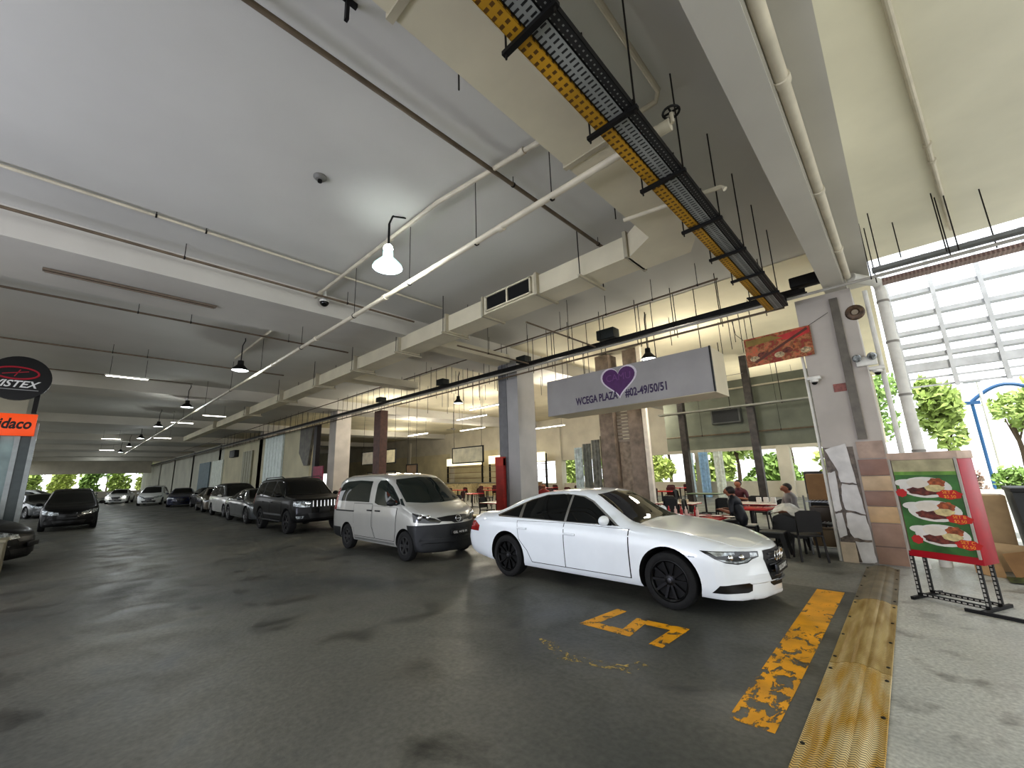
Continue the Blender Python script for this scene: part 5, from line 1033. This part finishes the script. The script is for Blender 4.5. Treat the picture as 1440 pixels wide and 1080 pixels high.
for i, (cx, cz) in enumerate(((.13,1.46),(.17,1.16),(.19,.86))):
    d = disc(cx,cz-.02,.27,.135,7.5845).build('dish_picture', S('dish_white',216,212,204, rough=.3), fp)
    disc(cx-.19,cz+.035,.13,.05,7.5840).build('dish_lip', S('dish_white',216,212,204), d)
    disc(cx-.02,cz-.065,.17,.06,7.5835,24,.08).build('meat_picture', S('dish_meat',112,52,40, var=.35, scale=22), d)
    disc(cx+.13,cz+.04,.085,.06,7.5830,24,.1).build('fried_picture', S('dish_fried',170,92,52, var=.3, scale=22), d)
    disc(cx+.10,cz-.03,.10,.045,7.5825,24,.06).build('egg_picture', S('dish_egg',206,190,140, var=.15, scale=18), d)
    disc(cx-.07,cz+.03,.11,.06,7.5832,24,.06).build('rice_picture', S('dish_rice',(204,216,214)[i%1] if 0 else 214,206,192, var=.06), d)
    disc(cx+.23,cz-.105,.12,.058,7.5815,28,.08).build('price_burst', S('burst_red',190,36,26), d)
    text(('SET A\n$5.50','SET B\n$5.50','SET C\n$5.50')[i], .052, frame((cx+.23,7.580,cz-.105),(1,0,0),(0,0,1)), S('burst_text',236,170,60), 'price_lettering', t, extrude=.0005).parent = d
    if i != 1: disc(cx-.26,cz-.10,.06,.055,7.5815,20,.1).build('tomato_picture', S('tomato_red',190,40,40), d)
sl = slots('slotted_angle', srgb(40,38,38), srgb(150,146,140), .035,.05,.45,.4)
for x in (-.20,.44):
    for y in (7.63,7.90): MB().bar((x,y,.03),(x,y,.56),.035,.035).build('leg', dark_m, t)
    MB().bar((x,7.45,.02),(x,8.1,.02),.036,.036).build('foot_bar', dark_m, t)
for y in (7.63,7.90): MB().bar((-.2,y,.05),(.44,y,.05),.034,.034).build('base_bar', dark_m, t)
for x in (-.20,.44):
    for y in (7.63,7.90):
        mb = MB()
        for k in range(9): mb.box((x-.010,y-.0195,.07+.052*k),(x+.010,y-.0175,.105+.052*k))
        mb.build('slot_pattern', S('slot_pale',176,172,164), t)
for y in (7.63,7.90):
    mb = MB()
    for k in range(11): mb.box((-.16+.054*k,y-.0185,.042),(-.124+.054*k,y-.0165,.058))
    mb.build('slot_pattern', S('slot_pale',176,172,164), t)
MB().bar((.30,7.45,.02),(1.1,7.52,.02),.036,.036).build('foot_bar', dark_m, t)

t.rotation_euler = (0,0,R(-27)); t.scale = (1.0,.96,.97); t.location = (.18,7.74,0)
# ------------------------------------------------------------------ cardboard and bin by the driveway edge
carton(.79,10.55,0,.46,.45,1.14,'tall tan carton standing behind the menu stand', card2)
def sheet(poly, O, U, V, label, m):
    o = MB().prism(poly, O, U, V, Vector(U).cross(Vector(V)).normalized()*.008).build('cardboard_sheet', m); return tag(o, label, 'cardboard')
sheet([(0,0),(.58,0),(.55,.36),(.05,.40)], (.56,9.98,.04), (1,.05,0), (0,.5,1), 'flattened cardboard leaning on the tall tan carton', card2)
sheet([(0,0),(.5,.05),(.42,.42),(-.06,.36)], (.84,9.60,.03), (1,.1,.12), (0,.7,.8), 'tilted brown cardboard flap in front of the flattened sheet', card)
sheet([(0,0),(.34,-.05),(.30,.36),(.0,.30)], (.46,9.74,.03), (.9,-.1,-.05), (0,.6,.9), 'small cardboard piece lowest of the pile', mat('cardboard_mid', srgb(170,138,98), .8, var=.1))
n = 8; rs = random.Random(8); gv = [[Vector((.75+.7*i/(n-1), 9.3+.42*j/(n-1), .02+(.05*rs.random() if 0 < i < n-1 and 0 < j < n-1 else 0))) for j in range(n)] for i in range(n)]
tag(MB().add([v for r_ in gv for v in r_], [(i*n+j,(i+1)*n+j,(i+1)*n+j+1,i*n+j+1) for i in range(n-1) for j in range(n-1)]).build('tarpaulin', S('tarp_green',96,104,58, var=.3, scale=8)), 'green tarpaulin crumpled on the floor before the cardboard', 'tarpaulin')
t = thing('waste_bin', 'dark grey bin at the right behind the cardboard', 'bin', (1.50,10.5,0))
MB().prism([(-.36,.06),(.36,.06),(.42,1.2),(-.42,1.2)], (1.50,10.1,0), (1,0,0), (0,0,1), (0,.8,0)).build('bin_body', S('bin_grey',58,60,62, rough=.5), t); MB().box((1.06,10.06,1.2),(1.94,10.94,1.27), bev=.02).build('bin_lid', S('bin_lid',48,50,52), t)
for x in (1.23,1.78): MB().lathe([(.09,-.03),(.09,.03)], 14, Matrix.Translation((x,10.85,.09)) @ Matrix.Rotation(PI/2,4,'Y')).build('bin_wheel', dark_m, t)
# louvre screen
t = thing('louvre_screen', 'pale metal louvre screen over the driveway opening', 'louvre', (4,13,3.2)); lm = S('louvre_white',190,192,194, rough=.5)
mb = MB()
for z in (5.5,4.98,4.58,4.28,4.0): mb.box((.22,12.95,z),(8,13.18,z+.09))
mb.build('louvre_slat', lm, t); MB().box((.22,12.95,3.70),(8,13.1,3.88)).build('louvre_beam', lm, t)
for z in (3.52,3.34): MB().box((.22,13,z),(8,13.04,z+.035)).build('louvre_rod', lm, t)
for x in (.3,1.05,1.78,2.5,3.2,4.0,5): MB().box((x-.035,12.9,3.3),(x+.035,12.96,6.4)).build('louvre_post', lm, t)
# ==PEOPLE==
# ------------------------------------------------------------------ people
def person(label, loc, rz, top, legs, skin, hair, seat=.50, lean=.05, arms=None, headturn=0., headdrop=0.):
    t_loc = Vector(loc)
    V = []; Ed = []; Mt = []
    def v(x, y, z, r): V.append((Vector((x,y,z)), r)); return len(V)-1
    def e(a, b, m): Ed.append((a,b)); Mt.append(m)
    h = seat
    pe = v(0,0,h+.10,.135); s1 = v(lean*.4,0,h+.26,.125); s2 = v(lean,0,h+.42,.145); ch = v(lean*1.2,0,h+.52,.11); nk = v(lean*1.3+.01,0,h+.62,.052)
    hx = lean*1.3+.03+headdrop; hd = v(hx,0,h+.71-headdrop*.3,.088); ht = v(hx-.01,0,h+.80-headdrop*.3,.075); jw = v(hx+.04,0,h+.655-headdrop*.3,.05)
    e(pe,s1,0); e(s1,s2,0); e(s2,ch,0); e(ch,nk,2); e(nk,hd,2); e(hd,ht,2); e(hd,jw,2)
    ns = v(hx+.105,0,h+.70-headdrop*.3,.016); e(hd,ns,2)
    for s in (-1,1):
        er = v(hx-.005,s*.095,h+.705-headdrop*.3,.018); e(hd,er,2)
        hp_ = v(.02,s*.095,h+.08,.10); kn = v(.42,s*.12,h+.06,.068); cf = v(.40,s*.12,h-.14,.062); an = v(.38,s*.12,.09,.043); he = v(.36,s*.12,.05,.042); to = v(.53,s*.135,.035,.034)
        e(pe,hp_,1); e(hp_,kn,1); e(kn,cf,1); e(cf,an,1); e(an,he,3); e(he,to,3)
        sh = v(lean*1.1,s*.19,h+.51,.068); e(ch,sh,0)
        A = (arms or {}).get(s, ((.10,s*.25,h+.28),(.36,s*.14,h+.33)))
        el = v(*A[0],.047); wr = v(*A[1],.030); um = v(*((V[sh][0]+V[el][0])/2),.056); e(sh,um,0); e(um,el,0)
        mf = v(*((V[el][0]+V[wr][0])*.5),.042); e(el,mf,2); e(mf,wr,2)
        d = (V[wr][0]-V[el][0]).normalized(); sd = d.cross(Vector((0,0,1))).normalized(); up = sd.cross(d)
        pm = v(*(V[wr][0]+d*.05),.030); e(wr,pm,2)
        for k, L in enumerate((.066,.076,.072,.056)):
            o = V[pm][0]+sd*(.030-.020*k); a = v(*(o+d*.035),.0095); b = v(*(o+d*(.035+L*.5)-up*.012),.0085); c = v(*(o+d*(.035+L*.8)-up*.035),.0075); e(pm,a,2); e(a,b,2); e(b,c,2)
        th = v(*(V[wr][0]+d*.03+sd*.035*s*-1),.011); tp = v(*(V[wr][0]+d*.075+sd*.045*s*-1-up*.015),.0085); e(pm,th,2); e(th,tp,2)
    me = bpy.data.meshes.new('p'); bm = bmesh.new(); sk = bm.verts.layers.skin.verify(); bv = []
    for i, (p, r_) in enumerate(V):
        q = bm.verts.new(p); q[sk].radius = (r_, r_); q[sk].use_root = (i == 0); bv.append(q)
    for a, b in Ed: bm.edges.new((bv[a],bv[b]))
    bm.to_mesh(me); bm.free()
    ob = bpy.data.objects.new('p', me); C.objects.link(ob); ob.modifiers.new('s','SKIN'); m = ob.modifiers.new('u','SUBSURF'); m.levels = 1
    out = bpy.data.meshes.new_from_object(ob.evaluated_get(bpy.context.evaluated_depsgraph_get())); bpy.data.objects.remove(ob)
    for q in (top, legs, skin, S('shoe_dark',36,32,30)): out.materials.append(q)
    seg = [(V[a][0], V[b][0]-V[a][0], k, min(V[a][1], V[b][1])) for (a,b), k in zip(Ed, Mt)]
    for p in out.polygons:
        c = p.center; best = 1e9
        for a, d, k, r_ in seg:
            tt = max(0, min(1, (c-a).dot(d)/max(1e-9, d.dot(d)))); q = (c-a-d*tt).length-r_
            if q < best: best = q; p.material_index = k
        p.use_smooth = True
    t = link('person', out, None, label, 'person'); t.location = t_loc; t.rotation_euler = (0,0,rz)
    hz = h+.735-headdrop*.3
    hb = MB().ball((hx-.045,0,hz+.008), .100, 8, (1,.95,.95)); hb.build('hair', hair, t, world=False)
    for s in (-1,1): MB().ball((hx+.083,s*.033,h+.725-headdrop*.3), .010, 5).build('eye', S('eye_dark',20,16,14), t, world=False)
    MB().box((hx+.082,-.022,h+.668-headdrop*.3),(hx+.092,.022,h+.675-headdrop*.3)).build('mouth', S('lip_brown',110,60,52), t, world=False)
    return t
skin = mat('skin', srgb(150,98,72), .55, var=.05); hair = S('hair_dark',34,26,22, rough=.6)
person('person in a navy shirt sitting at the red table near the sedan', (-2.72,9.85,0), R(172), S('shirt_navy',24,27,36), S('trouser_navy',22,24,30), skin, hair, lean=.12, headdrop=.05)
person('person in a grey shirt and dark apron sitting with arms folded by the wire rack', (-2.02,11.25,0), R(215), S('shirt_grey',128,124,122, var=.1), S('jeans_grey',62,72,78), skin, hair, lean=.06, headdrop=.03, arms={-1:((.14,-.25,.74),(.34,.02,.76)), 1:((.14,.25,.72),(.30,-.05,.70))})
p_ = [o for o in bpy.data.objects if o.name.startswith('person')][-1]
MB().prism([(-.13,.62),(.13,.62),(.12,.96),(.06,1.0),(-.06,1.0),(-.12,.96)], (.215,0,0), (0,1,0), (-.25,0,1), (.008,0,0)).build('apron', S('apron_black',28,27,28), p_, world=False)
person('person with dark hair sitting farther back behind the seated navy shirt', (-3.75,13.75,0), R(255), S('shirt_maroon',84,34,44), S('trouser_dark',30,30,34), skin, hair, lean=.08)
person('person in red sitting behind the white sedan roof', (-10.4,12.7,0), R(-60), S('shirt_red',150,40,38), S('trouser_black',30,28,28), skin, hair, lean=.08)

# ------------------------------------------------------------------ outside greenery and street furniture
leaf = [mat('leaf_%d'%i, srgb(*c), .6, var=.2, scale=2.5) for i, c in enumerate(((172,192,112),(140,170,92),(190,204,120),(214,190,176)))]
bark = S('bark',92,78,62, rough=.9)
def crown(cx, cy, cz, rx, ry, rz_, n, seed, s=.22):
    r_ = random.Random(seed); mb = MB()
    bl = [(Vector((r_.uniform(-.6,.6),r_.uniform(-.6,.6),r_.uniform(-.55,.6))), r_.uniform(.35,.6)) for _ in range(9)]
    for i in range(n):
        b_, q = bl[i%9]; d = Vector((r_.gauss(0,1),r_.gauss(0,1),r_.gauss(0,1))).normalized()*q*r_.uniform(.55,1)
        p = b_+d; c = Vector((cx+p.x*rx, cy+p.y*ry, cz+p.z*rz_)); u_ = Vector((r_.gauss(0,1),r_.gauss(0,1),r_.gauss(0,1))).normalized(); w_ = u_.orthogonal().normalized(); k = s*r_.uniform(.6,1.3)
        mb.add([c-u_*k, c-w_*k*.55, c+u_*k, c+w_*k*.55], [(0,1,2,3)])
    return mb
def hedge_row(x0, x1, y, h, label, m, seed, n=1500, s=.2, alongy=False):
    w = (x1-x0)/2; c = (x0+x1)/2
    mb = crown(0,0,h*.62,.6 if alongy else w*.92,w*.92 if alongy else .6,h*.62,n,seed,s)
    o = mb.build('hedge', leaf[m], None, world=False, label=label, cat='hedge'); o.location = (y,c,-.4) if alongy else (c,y,-.4); return o
def tree(x, y, h, rx, rz_, label, m=0, n=900, seed=1, group='trees outside', s=.24):
    t = thing('tree', label, 'tree', (x,y,0), 0, group)
    MB().tube([(0,0,0),(.06,.02,h*.35),(-.04,.05,h*.7)], [.16,.12,.07], 8).build('trunk', bark, t, world=False)
    for k in range(3): MB().tube([(0,.03,h*.45),(.5*math.cos(2.1*k),.5*math.sin(2.1*k),h*.72)], [.06,.03], 6).build('branch', bark, t, world=False)
    crown(0,0,h-rz_*.6,rx,rx,rz_,n,seed,s).build('foliage', leaf[m], t, world=False)
    return t
def shrub(x, y, rx, rz_, label, m, seed, group='shrubs outside', n=420):
    t = thing('shrub', label, 'shrub', (x,y,0), 0, group); crown(0,0,rz_*.75,rx,rx*.7,rz_,n,seed,.13).build('foliage', leaf[m], t, world=False); MB().tube([(0,0,0),(0,0,rz_*.6)], .03, 6).build('stem', bark, t, world=False)
tree(1.6,30.6,5.2,1.15,1.9,'pale green tree behind the menu stand beyond the driveway',0,1100,3); tree(6.4,31,5.4,1.8,2.0,'yellow green tree right of the street lamp',2,1300,4); tree(-1.4,40,7.4,2.2,2.6,'tall hazy tree farthest beyond the driveway',1,900,5)
tree(5.0,39,5.6,2.2,2.0,'rounded tree far behind the street lamp',0,900,15)
for i, (x, m) in enumerate(((.9,1),(2.0,3),(3.0,1),(4.4,0),(5.6,1))): shrub(x,27.2+1.1*(i%2),.66,.75,('low green shrub left of the pink flowers','shrub with pale pink flowers outside the driveway','green shrub between the pink flowers and the street lamp','bright green shrub right of the street lamp','green shrub at the right end of the planting')[i],m,20+i)
for i in range(6): hedge_row(-23.4+3.8*i,-19.8+3.8*i,30.6+.5*(i%2),2.9,('olive','dark green','bright green','pale green','mid green','yellow green')[i]+' hedge outside the back openings',(0,1,2,0,1,2)[i],80+i,1300,.26)
for i in range(8): hedge_row(-11+4.0*i,-7.2+4*i,-114,4.6,'green hedge beyond the far end of the lane',(1,0,2)[i%3],90+i,500,.5,True)['group'] = 'hedges at the far end'
for i, (x, y, h) in enumerate(((-4,35,5.5),(-9.5,35,5),(-15,35.5,6),(-20.5,35,5),(-26,36,5.5),(-7,41,6.5),(-13,42,6.5),(-20,42,6.5))):
    tree(x,y,h,2.2,1.9,'leafy tree outside the back of the food court',(2,0,1)[i%3],700,40+i,'trees behind the food court',.3)
for i in range(7): tree(-119,-12+5.8*i,6.5,2.5,2.5,'tree beyond the far end of the lane',(1,0,2)[i%3],420,60+i,'trees at the far end',.45)
t = thing('street_lamp','white street lamp post beyond the driveway','street lamp',(3.1,30,0)); MB().tube([(0,0,0),(0,0,3),(0,0,5.4)], [.09,.075,.06], 12).build('lamp_pole', wht, t, world=False); MB().box((-.13,-.13,0),(.13,.13,.5), bev=.02).build('lamp_base', wht, t, world=False); MB().box((-.5,-.08,5.36),(.1,.08,5.46), bev=.03).build('lamp_head', S('lamp_grey',150,156,160), t, world=False)
t = thing('blue_canopy','blue arched walkway canopy beyond the street lamp','canopy',(4.2,33,0)); bl = S('canopy_blue',60,104,150, rough=.4)
MB().tube([(-1.2+2.6*k/12,0,4.7+.75*math.sin(PI*k/12)) for k in range(13)], .09, 8).build('arch_beam', bl, t, world=False); MB().box((-1.7,-.1,4.55),(-.9,.1,4.72)).build('canopy_eave', bl, t, world=False)
for x in (-1.2,1.4): MB().tube([(x,0,0),(x,0,4.7)], .07, 8).build('canopy_post', bl, t, world=False)
struct('kerb_planter', MB().box((.2,25.9,0),(9,26.3,.45)), S('kerb_pale',206,204,196)); struct('wall_far_block', MB().box((-112,-8,0),(-111,20,.9)), wall_m)

# ------------------------------------------------------------------ light
def world(strength):
    w = bpy.data.worlds.new('world'); bpy.context.scene.world = w; w.use_nodes = True; nt = w.node_tree
    bg = nt.nodes['Background']; tc = nt.nodes.new('ShaderNodeTexCoord'); sx = nt.nodes.new('ShaderNodeSeparateXYZ'); rp = nt.nodes.new('ShaderNodeValToRGB')
    nt.links.new(tc.outputs['Generated'], sx.inputs[0]); nt.links.new(sx.outputs[2], rp.inputs['Fac']); nt.links.new(rp.outputs['Color'], bg.inputs['Color'])
    e = rp.color_ramp.elements; e[0].position = 0.; e[0].color = (.95,.97,1,1); e[1].position = .7; e[1].color = (.86,.93,1,1)
    bg.inputs['Strength'].default_value = strength
world(1.8)
def area(name, loc, size, power, col=(1,1,1), rot=(0,0,0)):
    l = bpy.data.lights.new(name, 'AREA'); l.shape = 'RECTANGLE'; l.size, l.size_y = size; l.energy = power; l.color = col
    o = bpy.data.objects.new(name, l); C.objects.link(o); o.location = loc; o.rotation_euler = rot; return o
def bulb(name, loc, power, col=(1,1,1), r=.12):
    l = bpy.data.lights.new(name, 'POINT'); l.shadow_soft_size = r; l.energy = power; l.color = col
    o = bpy.data.objects.new(name, l); C.objects.link(o); o.location = loc; return o
for i, x in enumerate((-5.44,-13.9,-22.3,-30.7,-39.1,-47.5,-56,-70,-84)): bulb('bay_light', (x,3.04,4.88), 90 if i == 0 else 75, (.92,.98,1))
for i, (x,y,z) in enumerate(((-4.5,12.5,4.3),(-10,13.5,4.4),(-16,14.4,4.4),(-4,20,3.7),(-8.5,17,4.3),(-13,21,4.3),(-19.5,17.5,4.3),(-24,15.5,4.3),(-25,21,4.3),(-20,11.6,4.6),(-26.5,18,4.4),(-33,20,4.4))): bulb('court_light', (x,y,z), 190, (1,.94,.82), .3)
area('sky_glow', (-5.2,-6.4,1.5), (4,2.2), 430, (.76,.79,1), (R(122),0,R(2)))  # added area lamp, no fitting: brightens the ceiling like daylight from the open side
sl_ = bpy.data.lights.new('sun', 'SUN'); sl_.energy = 4.; sl_.angle = R(3); sl_.color = (1,.97,.9); so = bpy.data.objects.new('sun', sl_); C.objects.link(so)
so.rotation_euler = Vector((-.25,.42,-1)).to_track_quat('-Z','Y').to_euler()
sc = bpy.context.scene
sc.cycles.use_denoising = True; sc.cycles.max_bounces = 8; sc.cycles.diffuse_bounces = 4; sc.cycles.sample_clamp_indirect = 6
sc.view_settings.view_transform = 'Standard'; sc.view_settings.look = 'None'; sc.view_settings.exposure = .22; sc.view_settings.gamma = .86
